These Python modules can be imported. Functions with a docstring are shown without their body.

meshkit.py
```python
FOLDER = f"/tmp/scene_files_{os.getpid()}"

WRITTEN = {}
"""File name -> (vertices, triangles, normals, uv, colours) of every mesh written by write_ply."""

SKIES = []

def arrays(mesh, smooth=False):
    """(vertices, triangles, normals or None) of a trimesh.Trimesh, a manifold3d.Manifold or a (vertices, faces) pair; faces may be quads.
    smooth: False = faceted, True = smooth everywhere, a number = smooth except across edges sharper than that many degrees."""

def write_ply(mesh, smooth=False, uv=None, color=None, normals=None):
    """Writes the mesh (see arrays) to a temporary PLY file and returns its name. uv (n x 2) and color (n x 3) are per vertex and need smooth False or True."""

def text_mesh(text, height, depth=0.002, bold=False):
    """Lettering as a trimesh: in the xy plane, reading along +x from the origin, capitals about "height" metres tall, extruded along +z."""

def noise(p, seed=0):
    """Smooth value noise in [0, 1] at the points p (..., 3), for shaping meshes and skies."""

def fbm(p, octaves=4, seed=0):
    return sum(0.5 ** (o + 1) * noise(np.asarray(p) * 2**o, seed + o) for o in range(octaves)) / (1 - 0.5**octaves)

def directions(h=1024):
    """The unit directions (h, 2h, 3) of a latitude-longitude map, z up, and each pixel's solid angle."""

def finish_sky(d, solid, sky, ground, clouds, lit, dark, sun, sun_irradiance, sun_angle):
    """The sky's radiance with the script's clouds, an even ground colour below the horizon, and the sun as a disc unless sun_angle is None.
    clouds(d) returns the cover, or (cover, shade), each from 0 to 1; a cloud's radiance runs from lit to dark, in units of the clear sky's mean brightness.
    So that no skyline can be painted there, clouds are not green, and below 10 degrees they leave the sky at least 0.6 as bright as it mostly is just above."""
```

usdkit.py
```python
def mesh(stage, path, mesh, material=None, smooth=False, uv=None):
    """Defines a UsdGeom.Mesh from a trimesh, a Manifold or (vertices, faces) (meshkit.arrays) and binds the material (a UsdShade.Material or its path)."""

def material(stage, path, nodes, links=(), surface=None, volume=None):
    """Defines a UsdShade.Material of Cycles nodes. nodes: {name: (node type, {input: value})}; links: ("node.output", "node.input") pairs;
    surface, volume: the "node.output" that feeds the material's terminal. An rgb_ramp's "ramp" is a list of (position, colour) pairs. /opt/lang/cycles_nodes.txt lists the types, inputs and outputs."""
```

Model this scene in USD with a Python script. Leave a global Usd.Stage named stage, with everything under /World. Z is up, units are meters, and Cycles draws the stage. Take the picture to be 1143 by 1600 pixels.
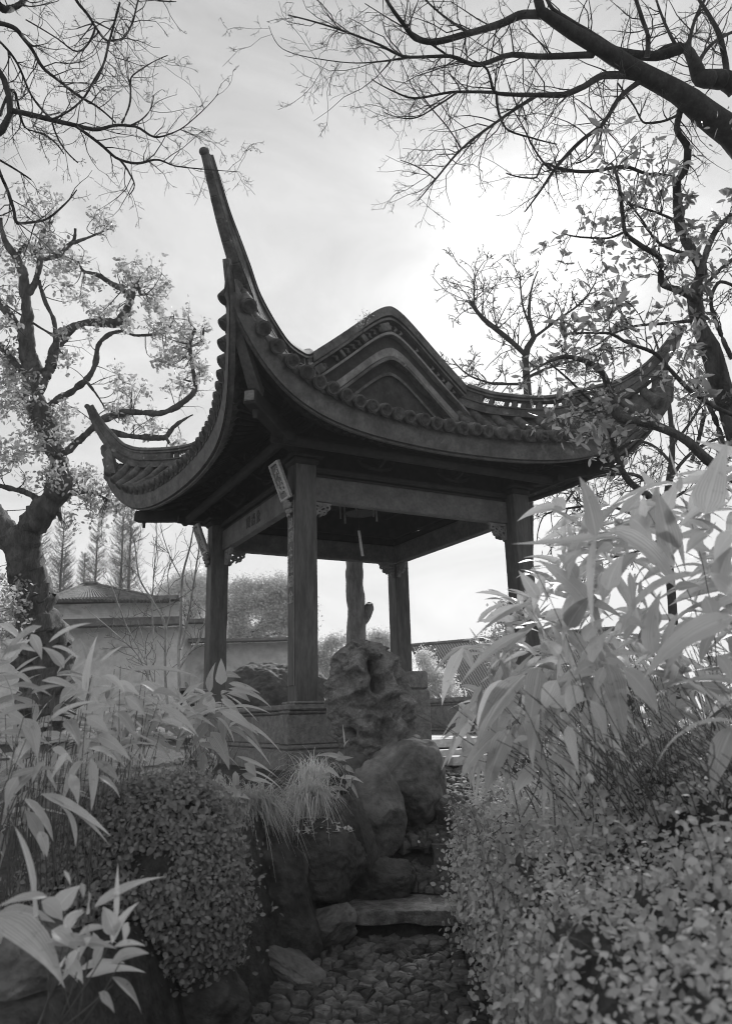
import math, random, numpy as np, trimesh, usdkit, meshkit
from pxr import Usd, UsdGeom, UsdShade, UsdLux, Gf, Sdf, Vt
from scipy.spatial import Voronoi

# ------------------------------------------------------------------ camera, sky, sun, exposure
stage = Usd.Stage.CreateInMemory()
UsdGeom.SetStageUpAxis(stage, 'Z')
UsdGeom.Xform.Define(stage, '/World')
UsdGeom.Scope.Define(stage, '/World/Looks')
YAW, PITCH, ROLL, FPX = 0.5008, 0.2632, -0.0273, 1192.0     # pavilion faces run along x and y
EYE = np.array([-4.7696, -8.9335, -0.1536])
EXPOSURE = 2.02
FWD = np.array([math.sin(YAW) * math.cos(PITCH), math.cos(YAW) * math.cos(PITCH), math.sin(PITCH)])
_r0 = np.array([math.cos(YAW), -math.sin(YAW), 0.0]); _u0 = np.cross(_r0, FWD)
RIGHT = _r0 * math.cos(ROLL) + _u0 * math.sin(ROLL)
UP = -_r0 * math.sin(ROLL) + _u0 * math.cos(ROLL)
cam = UsdGeom.Camera.Define(stage, '/World/camera')
M = np.eye(4); M[0, :3], M[1, :3], M[2, :3], M[3, :3] = RIGHT, UP, -FWD, EYE
cam.AddTransformOp().Set(Gf.Matrix4d(*M.ravel().tolist()))
cam.CreateHorizontalApertureAttr(24.0); cam.CreateVerticalApertureAttr(24.0 * 1024 / 731)
cam.CreateFocalLengthAttr(24.0 * FPX / 1143)
cam.CreateFStopAttr(2.6); cam.CreateFocusDistanceAttr(7.6)
cam.CreateClippingRangeAttr((0.05, 5000.0)); cam.CreateExposureAttr(EXPOSURE)
SUN = FWD + RIGHT * (858 - 571.5) / FPX - UP * (352 - 800) / FPX
SUN = SUN / np.linalg.norm(SUN)
SUN_EL, SUN_ROT = math.asin(SUN[2]), math.atan2(SUN[0], SUN[1])
sun = UsdLux.DistantLight.Define(stage, '/World/sun')
sun.CreateNormalizeAttr(True); sun.CreateIntensityAttr(0.4); sun.CreateAngleAttr(12.0); sun.CreateColorAttr(Gf.Vec3f(1, 1, 1))
_x = np.cross([0, 0, 1.0], SUN); _x /= np.linalg.norm(_x); _y = np.cross(SUN, _x)
M = np.eye(4); M[0, :3], M[1, :3], M[2, :3] = _x, _y, SUN
sun.AddTransformOp().Set(Gf.Matrix4d(*M.ravel().tolist()))
SKY_STRENGTH = 0.05
usdkit.material(stage, '/World/Looks/overcast_sky', {
    't': ('texture_coordinate', {}),
    'sky': ('sky_texture', {'sky_type': 'single_scattering', 'sun_disc': False, 'sun_elevation': SUN_EL, 'sun_rotation': SUN_ROT}),
    'bw': ('rgb_to_bw', {}),
    'dot': ('normal', {'direction': tuple(SUN)}),
    'cloud_ramp': ('rgb_ramp', {'ramp': [(0.0, (3.2,) * 3), (0.5, (3.2,) * 3), (0.76, (3.4,) * 3), (0.84, (3.9,) * 3), (0.90, (4.0,) * 3), (0.94, (4.0,) * 3), (0.97, (4.1,) * 3), (0.988, (4.5,) * 3), (1.0, (6.4,) * 3)]}),
    'map': ('mapping', {'scale': (1.0, 1.0, 2.2)}),
    'n1': ('noise_texture', {'scale': 3.4, 'detail': 9.0, 'roughness': 0.6, 'distortion': 0.7}),
    'nr': ('map_range', {'from_min': 0.3, 'from_max': 0.7, 'to_min': 0.74, 'to_max': 1.17, 'clamp': True}),
    'sz': ('separate_xyz', {}), 'zr': ('map_range', {'from_min': 0.42, 'from_max': 0.85, 'to_min': 1.0, 'to_max': 0.72, 'clamp': True}), 'mz': ('mix', {'mix_type': 'multiply', 'fac': 1.0}),
    'mul': ('mix', {'mix_type': 'multiply', 'fac': 1.0}),
    'mx': ('mix', {'mix_type': 'mix', 'fac': 0.94}),
    'bg': ('background_shader', {'strength': SKY_STRENGTH})},
    [('t.generated', 'dot.normal'), ('dot.dot', 'cloud_ramp.fac'), ('t.generated', 'map.vector'), ('map.vector', 'n1.vector'), ('n1.fac', 'nr.value'),
     ('cloud_ramp.color', 'mul.color1'), ('nr.result', 'mul.color2'), ('sky.color', 'bw.color'), ('bw.val', 'mx.color1'), ('t.generated', 'sz.vector'), ('sz.z', 'zr.value'), ('mul.color', 'mz.color1'), ('zr.result', 'mz.color2'), ('mz.color', 'mx.color2'), ('mx.color', 'bg.color')],
    surface='bg.background')
dome = UsdLux.DomeLight.Define(stage, '/World/sky')
UsdShade.MaterialBindingAPI.Apply(dome.GetPrim()).Bind(UsdShade.Material.Get(stage, '/World/Looks/overcast_sky'))
dome.GetPrim().SetCustomDataByKey('kind', 'structure')

# ------------------------------------------------------------------ helpers
def at(px, py, d):
    """World point at depth d (metres along the lens axis) seen at pixel (px, py) of the 1143 x 1600 photograph."""
    return EYE + (FWD + RIGHT * (px - 571.5) / FPX - UP * (py - 800.0) / FPX) * d
GF = np.array([math.sin(YAW), math.cos(YAW), 0.0]); GR = np.array([math.cos(YAW), -math.sin(YAW), 0.0]); ZZ = np.array([0, 0, 1.0])
def gp(X, D, z=0.0):
    """World point at ground distance D ahead of the viewer and X to the right."""
    return np.array([EYE[0] + GF[0] * D + GR[0] * X, EYE[1] + GF[1] * D + GR[1] * X, z])
def unit(v):
    v = np.asarray(v, float); return v / (np.linalg.norm(v, axis=-1, keepdims=True) + 1e-12)
USED, OFFSET, MATS = {}, {'/World': np.zeros(3)}, {}
def numbered(parent, name):
    k = (parent, name); n = USED.get(k, 0); USED[k] = n + 1
    return f'{parent}/{name}' if n == 0 else f'{parent}/{name}_{n:03d}'
def tag(prim, label=None, cat=None, group=None, kind=None):
    for k, v in (('label', label), ('category', cat), ('group', group), ('kind', kind)):
        if v: prim.SetCustomDataByKey(k, v)
    return prim
GROUPS = {'bamboo': 'bamboo clumps lining the path', 'grass_tuft': 'grass tufts above the rock edging', 'rock': 'rocks edging the path', 'conifer': 'bare conifers on the skyline', 'bare_tree': 'bare leafless trees around the pavilion', 'leafy_tree': 'leafy trees beyond the pavilion', 'shrub': 'pale shrubs beyond the pavilion', 'parapet': 'stone parapets around the pavilion', 'carved_plaque': 'carved plaques on the left pillars', 'stone_step': 'stone steps of the path', 'low_plants': 'pale plants behind the parapets'}
def thing(name, label, cat, loc=(0, 0, 0), group=None):
    group = group or GROUPS.get(name)
    path = numbered('/World', name); x = UsdGeom.Xform.Define(stage, path)
    x.AddTranslateOp().Set(Gf.Vec3d(*map(float, loc))); OFFSET[path] = np.asarray(loc, float)
    tag(x.GetPrim(), label, cat, group); return path
def part(name, mb, mat, parent, smooth=False, kind=None, label=None):
    v, f, uv = mb.arrays() if isinstance(mb, MB) else (np.asarray(mb.vertices), np.asarray(mb.faces), None)
    path = numbered(parent, name); OFFSET[path] = OFFSET[parent]
    m = usdkit.mesh(stage, path, (v - OFFSET[parent], f), '/World/Looks/' + mat, smooth=smooth if uv is None else bool(smooth), uv=uv)
    tag(m.GetPrim(), label, None, None, kind); return path
def top(name, mb, mat, label=None, cat=None, smooth=False, kind=None, group=None):
    p = part(name, mb, mat, '/World', smooth, kind); tag(stage.GetPrimAtPath(p), label, cat, group); return p
class MB:
    """Collects vertices and triangles."""
    def __init__(s): s.v, s.f, s.u, s.n = [], [], [], 0
    def add(s, v, f, uv=None):
        v = np.asarray(v, float).reshape(-1, 3); f = np.asarray(f, int)
        if f.shape[1] == 4: f = np.vstack([f[:, [0, 1, 2]], f[:, [0, 2, 3]]])
        s.v.append(v); s.f.append(f + s.n); s.n += len(v)
        if uv is not None: s.u.append(np.asarray(uv, float).reshape(-1, 2))
        return s
    def mesh(s, m): return s.add(m.vertices, m.faces)
    def arrays(s):
        v = np.vstack(s.v); f = np.vstack(s.f); u = np.vstack(s.u) if s.u and sum(map(len, s.u)) == len(v) else None
        return v, f, u
    def grid(s, P, closed=False, uv=None):
        P = np.asarray(P, float); a, b = P.shape[:2]
        i, j = np.meshgrid(np.arange(a - 1), np.arange(b if closed else b - 1), indexing='ij'); j2 = (j + 1) % b
        q = np.stack([i * b + j, i * b + j2, (i + 1) * b + j2, (i + 1) * b + j], -1).reshape(-1, 4)
        return s.add(P.reshape(-1, 3), q, uv)
    def tube(s, pts, rad, sides=6, cap=True, flat=None):
        p = np.asarray(pts, float); rad = np.broadcast_to(np.asarray(rad, float), (len(p),))
        t = unit(np.gradient(p, axis=0)); ref = np.array([0.31, 0.17, 0.93]) if abs(t[0, 2]) < 0.85 else np.array([0.93, 0.31, 0.17])
        a = unit(np.cross(t, ref)); b = np.cross(t, a); g = np.arange(sides) * 2 * np.pi / sides
        P = p[:, None] + rad[:, None, None] * (np.cos(g)[None, :, None] * a[:, None] + np.sin(g)[None, :, None] * b[:, None])
        n0 = s.n; s.grid(P, closed=True)
        if cap and sides > 3:
            for k, fl in ((0, 1), (len(p) - 1, -1)):
                r = n0 + k * sides + np.arange(sides)
                F = np.stack([np.full(sides - 2, r[0]), r[1:-1], r[2:]], 1); s.f.append(F if fl > 0 else F[:, ::-1])
        return s
    def box(s, c, size, R=None, bev=0.0):
        c = np.asarray(c, float); h = np.asarray(size, float) / 2
        R = np.eye(3) if R is None else np.asarray(R)
        if bev <= 0:
            m = trimesh.creation.box(2 * h)
        else:
            b = min(bev, h.min() * 0.8); pts = []
            for sx in (-1, 1):
                for sy in (-1, 1):
                    for sz in (-1, 1):
                        q = np.array([sx, sy, sz]) * h
                        for k in range(3): w = q - np.array([sx, sy, sz]) * b; w[k] = q[k]; pts.append(w)
            m = trimesh.convex.convex_hull(np.array(pts))
        return s.add(m.vertices @ R.T + c, m.faces)
    def bar(s, a, b, w, h, upv=ZZ, bev=0.0):
        """A box from a to b, w wide and h high."""
        a, b = np.asarray(a, float), np.asarray(b, float); x = unit(b - a); y = unit(np.cross(upv, x)); z = np.cross(x, y)
        return s.box((a + b) / 2, (np.linalg.norm(b - a), w, h), np.stack([x, y, z], 1), bev)
    def sweep(s, pts, prof, scale=None, side=None):
        """Sweeps the profile [(sideways, up)] along pts, up being square to the path in the vertical plane."""
        p = np.asarray(pts, float); t = unit(np.gradient(p, axis=0)); sd = unit(np.cross(t, ZZ)) if side is None else np.broadcast_to(unit(side), p.shape)
        upv = np.cross(sd, t); pr = np.asarray(prof, float)
        sc = np.ones((len(p), 2)) if scale is None else np.asarray(scale, float)
        P = p[:, None] + (sc[:, 0:1] * pr[None, :, 0])[..., None] * sd[:, None] + (sc[:, 1:2] * pr[None, :, 1])[..., None] * upv[:, None]
        n0 = s.n; k = len(pr); s.grid(P, closed=True)
        for e, fl in ((0, 1), (len(p) - 1, -1)):
            r = n0 + e * k + np.arange(k); F = np.stack([np.full(k - 2, r[0]), r[1:-1], r[2:]], 1); s.f.append(F if fl > 0 else F[:, ::-1])
        return s
def resample(pts, n):
    p = np.asarray(pts, float); d = np.r_[0, np.cumsum(np.linalg.norm(np.diff(p, axis=0), axis=1))]
    from scipy.interpolate import PchipInterpolator
    keep = np.r_[True, np.diff(d) > 1e-9]; p, d = p[keep], d[keep]
    if len(p) < 3:
        u = np.linspace(0, d[-1], n); return np.stack([np.interp(u, d, p[:, k]) for k in range(p.shape[1])], 1)
    return PchipInterpolator(d, p)(np.linspace(0, d[-1], n))
def nsub(v, scale, seed, oct=4): return meshkit.fbm(np.asarray(v) * scale + seed * 7.31, oct, seed) - 0.5

# ------------------------------------------------------------------ materials (an infrared photograph: everything is grey, leaves are pale)
def mat(name, dark, light, scale=6.0, rough=0.8, bump=0.3, stretch=(1, 1, 1), detail=6.0, dist=0.01, spec=0.3, lo=0.35, hi=0.65, spots=None):
    nodes = {'g': ('geometry', {}), 'm': ('mapping', {'scale': stretch}), 'n': ('noise_texture', {'scale': scale, 'detail': detail, 'roughness': 0.62}),
             'r': ('rgb_ramp', {'ramp': [(lo, (dark,) * 3), (hi, (light,) * 3)]}), 'n2': ('noise_texture', {'scale': scale * 5, 'detail': 5.0, 'roughness': 0.65}),
             'ov': ('mix', {'mix_type': 'overlay', 'fac': 0.6}), 'p': ('principled_bsdf', {'roughness': rough, 'specular_ior_level': spec})}
    links = [('g.position', 'm.vector'), ('m.vector', 'n.vector'), ('m.vector', 'n2.vector'), ('n.fac', 'r.fac'), ('r.color', 'ov.color1'), ('n2.fac', 'ov.color2')]
    last = 'ov.color'
    if spots:                                                       # (scale, grey, coverage threshold): lichen, whitewash, flaking
        nodes.update({'n3': ('noise_texture', {'scale': spots[0], 'detail': 4.0, 'roughness': 0.6, 'distortion': 0.4}), 'r3': ('rgb_ramp', {'ramp': [(spots[2], (0,) * 3), (spots[2] + 0.08, (1,) * 3)]}),
                      'sp': ('mix', {'mix_type': 'mix', 'color2': (spots[1],) * 3})})
        links += [('g.position', 'n3.vector'), ('n3.fac', 'r3.fac'), ('r3.color', 'sp.fac'), (last, 'sp.color1')]; last = 'sp.color'
    links.append((last, 'p.base_color'))
    if bump:
        nodes['b'] = ('bump', {'strength': bump, 'distance': dist}); nodes['mh'] = ('mix', {'mix_type': 'add', 'fac': 1.0})
        links += [('n.fac', 'mh.color1'), ('n2.fac', 'mh.color2'), ('mh.color', 'b.height'), ('b.normal', 'p.normal')]
    usdkit.material(stage, '/World/Looks/' + name, nodes, links, surface='p.BSDF')
def leafmat(name, dark, light, trans=0.4, rough=0.45, veins=0.0, blotch=0.0):
    nodes = {'g': ('geometry', {}), 'oi': ('object_info', {}), 'add': ('math', {'math_type': 'add'}), 'fr': ('math', {'math_type': 'fraction'}), 'n': ('noise_texture', {'scale': 9.0, 'detail': 3.0}),
             'mxr': ('mix', {'mix_type': 'mix', 'fac': 0.3}), 'r': ('rgb_ramp', {'ramp': [(0.1, (dark,) * 3), (0.9, (light,) * 3)]}),
             'p': ('principled_bsdf', {'roughness': rough, 'specular_ior_level': 0.25}), 't': ('translucent_bsdf', {}), 'mc': ('mix_closure', {'fac': trans})}
    links = [('g.random_per_island', 'add.value1'), ('oi.random', 'add.value2'), ('add.value', 'fr.value1'), ('fr.value', 'mxr.color1'), ('g.position', 'n.vector'), ('n.fac', 'mxr.color2'), ('mxr.color', 'r.fac')]
    last = 'r.color'
    if veins:
        nodes.update({'tc': ('texture_coordinate', {}), 'mp': ('mapping', {'scale': (1.0, 0.0, 0.0)}), 'w': ('wave_texture', {'scale': 3.2, 'distortion': 0.0}), 'vm': ('map_range', {'to_min': 1 - veins, 'to_max': 1.0}), 'vx': ('mix', {'mix_type': 'multiply', 'fac': 1.0})})
        links += [('tc.UV', 'mp.vector'), ('mp.vector', 'w.vector'), ('w.fac', 'vm.value'), (last, 'vx.color1'), ('vm.result', 'vx.color2')]; last = 'vx.color'
        nodes.update({'su': ('separate_xyz', {}), 'a1': ('math', {'math_type': 'subtract', 'value2': 0.5}), 'a2': ('math', {'math_type': 'absolute'}), 'a3': ('math', {'math_type': 'less_than', 'value2': 0.035}), 'mr': ('mix', {'mix_type': 'mix', 'color2': (0.85,) * 3}), 'a4': ('math', {'math_type': 'multiply', 'value2': 0.3})})
        links += [('tc.UV', 'su.vector'), ('su.x', 'a1.value1'), ('a1.value', 'a2.value1'), ('a2.value', 'a3.value1'), ('a3.value', 'a4.value1'), ('a4.value', 'mr.fac'), (last, 'mr.color1')]; last = 'mr.color'
    if blotch:
        nodes.update({'n4': ('noise_texture', {'scale': 34.0, 'detail': 4.0, 'roughness': 0.7}), 'r4': ('rgb_ramp', {'ramp': [(0.60, (1,) * 3), (0.72, (1 - blotch,) * 3)]}), 'bx': ('mix', {'mix_type': 'multiply', 'fac': 1.0})})
        links += [('g.position', 'n4.vector'), ('n4.fac', 'r4.fac'), (last, 'bx.color1'), ('r4.color', 'bx.color2')]; last = 'bx.color'
    links += [(last, 'p.base_color'), (last, 't.color'), ('p.BSDF', 'mc.closure1'), ('t.BSDF', 'mc.closure2')]
    usdkit.material(stage, '/World/Looks/' + name, nodes, links, surface='mc.closure')
mat('soil', 0.03, 0.08, 9.0, 0.95, 0.8, dist=0.03)
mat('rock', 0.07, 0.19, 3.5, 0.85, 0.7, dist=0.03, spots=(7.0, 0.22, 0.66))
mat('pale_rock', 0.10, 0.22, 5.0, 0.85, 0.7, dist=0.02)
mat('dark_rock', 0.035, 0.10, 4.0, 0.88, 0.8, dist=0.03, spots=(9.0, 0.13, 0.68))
mat('scholar_stone', 0.13, 0.28, 9.0, 0.85, 1.0, dist=0.03, spots=(11.0, 0.36, 0.66))
mat('cobble', 0.06, 0.17, 7.0, 0.75, 0.8, dist=0.012, spec=0.15)
mat('pale_cobble', 0.11, 0.25, 9.0, 0.75, 0.8, dist=0.012, spec=0.15)
mat('dark_cobble', 0.035, 0.10, 7.0, 0.7, 0.8, dist=0.012, spec=0.15)
mat('mortar', 0.012, 0.03, 14.0, 0.95, 0.5)
mat('step_stone', 0.10, 0.26, 16.0, 0.85, 0.9, dist=0.012)
mat('paving', 0.42, 0.56, 3.0, 0.8, 0.3)
mat('granite', 0.12, 0.22, 20.0, 0.85, 0.4, dist=0.004, spots=(3.0, 0.12, 0.62))
mat('lacquered_wood', 0.05, 0.105, 5.0, 0.55, 0.25, stretch=(3, 3, 0.5), dist=0.004)
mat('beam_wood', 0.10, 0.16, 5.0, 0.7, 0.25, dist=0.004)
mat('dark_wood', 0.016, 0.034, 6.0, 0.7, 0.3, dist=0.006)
mat('carved_wood', 0.15, 0.26, 10.0, 0.7, 0.4, dist=0.006)
mat('gilt', 0.36, 0.5, 12.0, 0.6, 0.2)
mat('eave_board', 0.09, 0.16, 6.0, 0.85, 0.35, dist=0.006, spots=(4.0, 0.22, 0.66))
mat('roof_tile', 0.05, 0.14, 8.0, 0.85, 0.5, dist=0.008, spots=(6.0, 0.26, 0.66))
mat('ridge_plaster', 0.055, 0.15, 5.0, 0.85, 0.6, dist=0.01, spots=(8.0, 0.30, 0.64))
mat('pale_plaster', 0.13, 0.25, 5.0, 0.85, 0.4, dist=0.008, spots=(8.0, 0.16, 0.64))
mat('gable_dark', 0.03, 0.06, 6.0, 0.9, 0.3)
mat('white_wall', 0.58, 0.68, 1.2, 0.9, 0.15, spots=(0.9, 0.36, 0.56))
mat('wall_trim', 0.13, 0.22, 2.0, 0.9, 0.2)
mat('bark', 0.05, 0.16, 9.0, 0.95, 1.0, stretch=(1, 1, 0.25), dist=0.04)
mat('dark_bark', 0.025, 0.06, 10.0, 0.95, 0.6, dist=0.01)
mat('pale_bark', 0.30, 0.5, 8.0, 0.85, 0.3, stretch=(1, 1, 0.3))
mat('grey_bark', 0.15, 0.30, 9.0, 0.9, 0.9, stretch=(1, 1, 0.22), dist=0.02)
mat('twig', 0.05, 0.09, 6.0, 0.9, 0.0)
mat('far_twig', 0.12, 0.18, 2.0, 0.9, 0.0)
mat('culm', 0.09, 0.17, 8.0, 0.7, 0.0)
leafmat('bamboo_leaf', 0.44, 0.84, 0.34, 0.4, veins=0.26, blotch=0.4)
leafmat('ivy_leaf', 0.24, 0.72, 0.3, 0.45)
leafmat('tree_leaf', 0.36, 0.56, 0.42, 0.5)
leafmat('broad_leaf', 0.18, 0.42, 0.3, 0.45)
leafmat('far_leaf', 0.66, 0.88, 0.45, 0.7)
leafmat('pale_leaf', 0.6, 0.78, 0.4, 0.6)
leafmat('grass_blade', 0.55, 0.85, 0.35, 0.5)
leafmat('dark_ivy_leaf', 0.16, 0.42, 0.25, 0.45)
mat('worn_ink', 0.07, 0.10, 12.0, 0.8, 0.0)
mat('worn_gilt', 0.18, 0.36, 14.0, 0.7, 0.0)
mat('hall_tile', 0.015, 0.05, 8.0, 0.95, 0.4, spec=0.1)
# ------------------------------------------------------------------ ground, path, steps
RNG = np.random.default_rng(11)
def ss(x, a, b):
    t = np.clip((np.asarray(x, float) - a) / (b - a), 0, 1); return t * t * (3 - 2 * t)
PD = [2.0, 4.25, 5.36, 5.42, 5.80, 6.18, 6.22, 6.92, 8.4, 60]
PZ = [-1.85, -1.60, -1.50, -1.35, -1.34, -1.22, -1.12, -0.90, -0.60, -0.60]
def zpath(D): return np.interp(D, PD, PZ)
def path_l(D): return np.interp(D, [2, 4.3, 5.4, 6.2, 6.9, 8.4], [-0.75, -0.62, -0.20, 0.20, 0.45, 0.60])
def path_r(D): return np.interp(D, [2, 4.3, 5.4, 6.2, 6.9, 8.4], [0.62, 0.58, 0.62, 0.66, 0.95, 2.0])
def ground_z(X, D):
    X, D = np.asarray(X, float), np.asarray(D, float)
    zp = zpath(D) - 0.05
    left = -0.95 + 0.33 * ss(D, 5.0, 8.0); right = -0.95 + 0.25 * ss(X, 0.9, 1.9) + 0.33 * ss(D, 5.5, 8.0)
    dl, dr = path_l(D) - X, X - path_r(D)
    z = zp + (left - zp) * ss(dl, 0.0, 0.35); z = z + (right - z) * ss(dr, 0.0, 0.35)
    z = z + (-0.62 - z) * ss(D, 7.6, 8.6)
    z = z + (-1.75 - z) * (1 - ss(D, 0.6, 1.6)) * 0.9
    far = np.hypot(X, D - 9)
    return z - 0.02 + 0.5 * ss(far, 28, 120) * 0
mb = MB()
ax = np.unique(np.r_[np.linspace(-3, 3, 100), np.linspace(-12, 12, 60), np.linspace(-40, 40, 40), [-600, -300, -150, -80, 80, 150, 300, 600]])
ad = np.unique(np.r_[np.linspace(0.5, 9, 110), np.linspace(-8, 24, 60), np.linspace(24, 70, 24), [-300, -100, -40, 100, 160, 300, 800]])
gX, gD = np.meshgrid(ax, ad, indexing='ij')
G = EYE[None, None] * [1, 1, 0] + gD[..., None] * GF + gX[..., None] * GR
G[..., 2] = ground_z(gX, gD) + nsub(G * [1, 1, 0], 2.2, 3) * 0.05
mb.grid(G); top('ground', mb, 'soil', kind='structure', smooth=True)

pathp = thing('path', None, None); tag(stage.GetPrimAtPath(pathp), kind='structure')
mb = MB(); dd = np.r_[np.linspace(3.3, 5.36, 22), np.linspace(5.79, 6.17, 8), np.linspace(6.23, 8.3, 24)]
for seg in (np.linspace(3.0, 5.36, 22), np.linspace(5.78, 6.17, 8), np.linspace(6.24, 8.35, 26)):
    P = np.array([[gp(path_l(d) - 0.1 + (path_r(d) - path_l(d) + 0.2) * u, d, zpath(d) - 0.012) for u in np.linspace(0, 1, 12)] for d in seg])
    mb.grid(P)
part('bedding', mb, 'mortar', pathp, True)
def cobbles(D0, D1, size, seed, limit):
    r = np.random.default_rng(seed); pts = []
    d = D0 - 2 * size; row = 0
    while d < D1 + 2 * size:
        x = path_l(d) - 0.4 + (row % 2) * size * 0.6
        while x < path_r(d) + 0.4:
            pts.append((x + r.normal() * size * 0.38, d + r.normal() * size * 0.25)); x += size * 1.75
        d += size * 0.82; row += 1
    V = Voronoi(np.array(pts)); out = []
    for i, reg in enumerate(V.point_region):
        g = V.regions[reg]; c = np.array(pts[i])
        if not g or -1 in g or not (D0 < c[1] < D1) or not (path_l(c[1]) - 0.08 < c[0] < path_r(c[1]) + 0.08): continue
        poly = V.vertices[g]; cc = poly.mean(0)
        if np.abs(poly - cc).max() > size * 2.8: continue
        a = np.arctan2(*(poly - cc).T[::-1]); poly = poly[np.argsort(a)]
        fine = []
        for k in range(len(poly)):                                 # round the corners
            p0, p1 = poly[k], poly[(k + 1) % len(poly)]; fine += [p0 * 0.88 + p1 * 0.12, p0 * 0.12 + p1 * 0.88]
        fine = np.array(fine); n = len(fine); z = zpath(cc[1]) + r.normal() * 0.006; tilt = r.normal(size=2) * 0.09
        rings = []
        for sc, h in ((0.95, -0.05), (0.94, 0.008), (0.84, 0.019), (0.45, 0.024)):
            q = cc + (fine - cc) * sc; dz = (q - cc) @ tilt + (zpath(q[:, 1]) - zpath(cc[1])) * 0.9
            rings.append([gp(x, d, z + h + e + r.normal() * 0.004) for (x, d), e in zip(q, dz)])
        m = MB().grid(np.array(rings), closed=True); m.f.append(np.stack([np.full(n - 2, 3 * n), 3 * n + np.arange(1, n - 1), 3 * n + np.arange(2, n)], 1))
        out.append((c[1], m))
    return sorted(out, key=lambda x: x[0])
stones = [x[1] for x in cobbles(3.75, 5.33, 0.066, 5, 0) + cobbles(5.80, 6.16, 0.066, 6, 0) + cobbles(6.26, 7.0, 0.066, 8, 0)]
far_st = [x[1] for x in cobbles(7.0, 8.35, 0.075, 9, 0)]
_rc = np.random.default_rng(15)
for m in stones[:300]: part('cobble', m, ('cobble', 'cobble', 'pale_cobble', 'dark_cobble')[_rc.integers(4)], pathp, 50)
mb = MB()
for m in stones[300:] + far_st: mb.add(*m.arrays()[:2])
part('small_cobbles', mb, 'cobble', pathp, 50, kind='stuff')

def slab(name, label, X0, X1, D0, D1, z0, z1, seed, m='step_stone'):
    """A rough stone slab."""
    t = thing(name, label, 'step', gp((X0 + X1) / 2, (D0 + D1) / 2, z0))
    b = trimesh.creation.box((X1 - X0, D1 - D0, z1 - z0)).subdivide().subdivide().subdivide().subdivide()
    v = b.vertices.copy(); h = np.array([(X1 - X0) / 2, (D1 - D0) / 2, (z1 - z0) / 2]); e = np.abs(v) / h
    rnd = (np.sort(e, 1)[:, 1] > 0.97); v[rnd] *= 0.985
    v = v + nsub(v, 5, seed)[:, None] * np.array([0.06, 0.08, 0.035]) + nsub(v, 22, seed + 1, 3)[:, None] * np.array([0.012, 0.015, 0.012])
    v[:, 2] += v[:, 0] * -0.02
    P = EYE * [1, 1, 0] + ((X0 + X1) / 2 + v[:, :1]) * GR + ((D0 + D1) / 2 + v[:, 1:2]) * GF; P[:, 2] = (z0 + z1) / 2 + v[:, 2]
    part('slab', MB().add(P, b.faces), m, t, 40)
slab('stone_step', 'broad rough stone step, the lower of two crossing the cobbled path', -0.30, 0.78, 5.32, 5.80, -1.425, -1.345, 1)
top('step_foot', MB().box(gp(0.24, 5.60, -1.53), (1.1, 0.36, 0.22), np.stack([GR, GF, ZZ], 1), 0.02), 'dark_rock', kind='structure')
slab('stone_step', 'small stone step higher up the path beside the big boulder', 0.42, 0.95, 6.16, 6.36, -1.4, -1.10, 2, 'rock')

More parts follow.
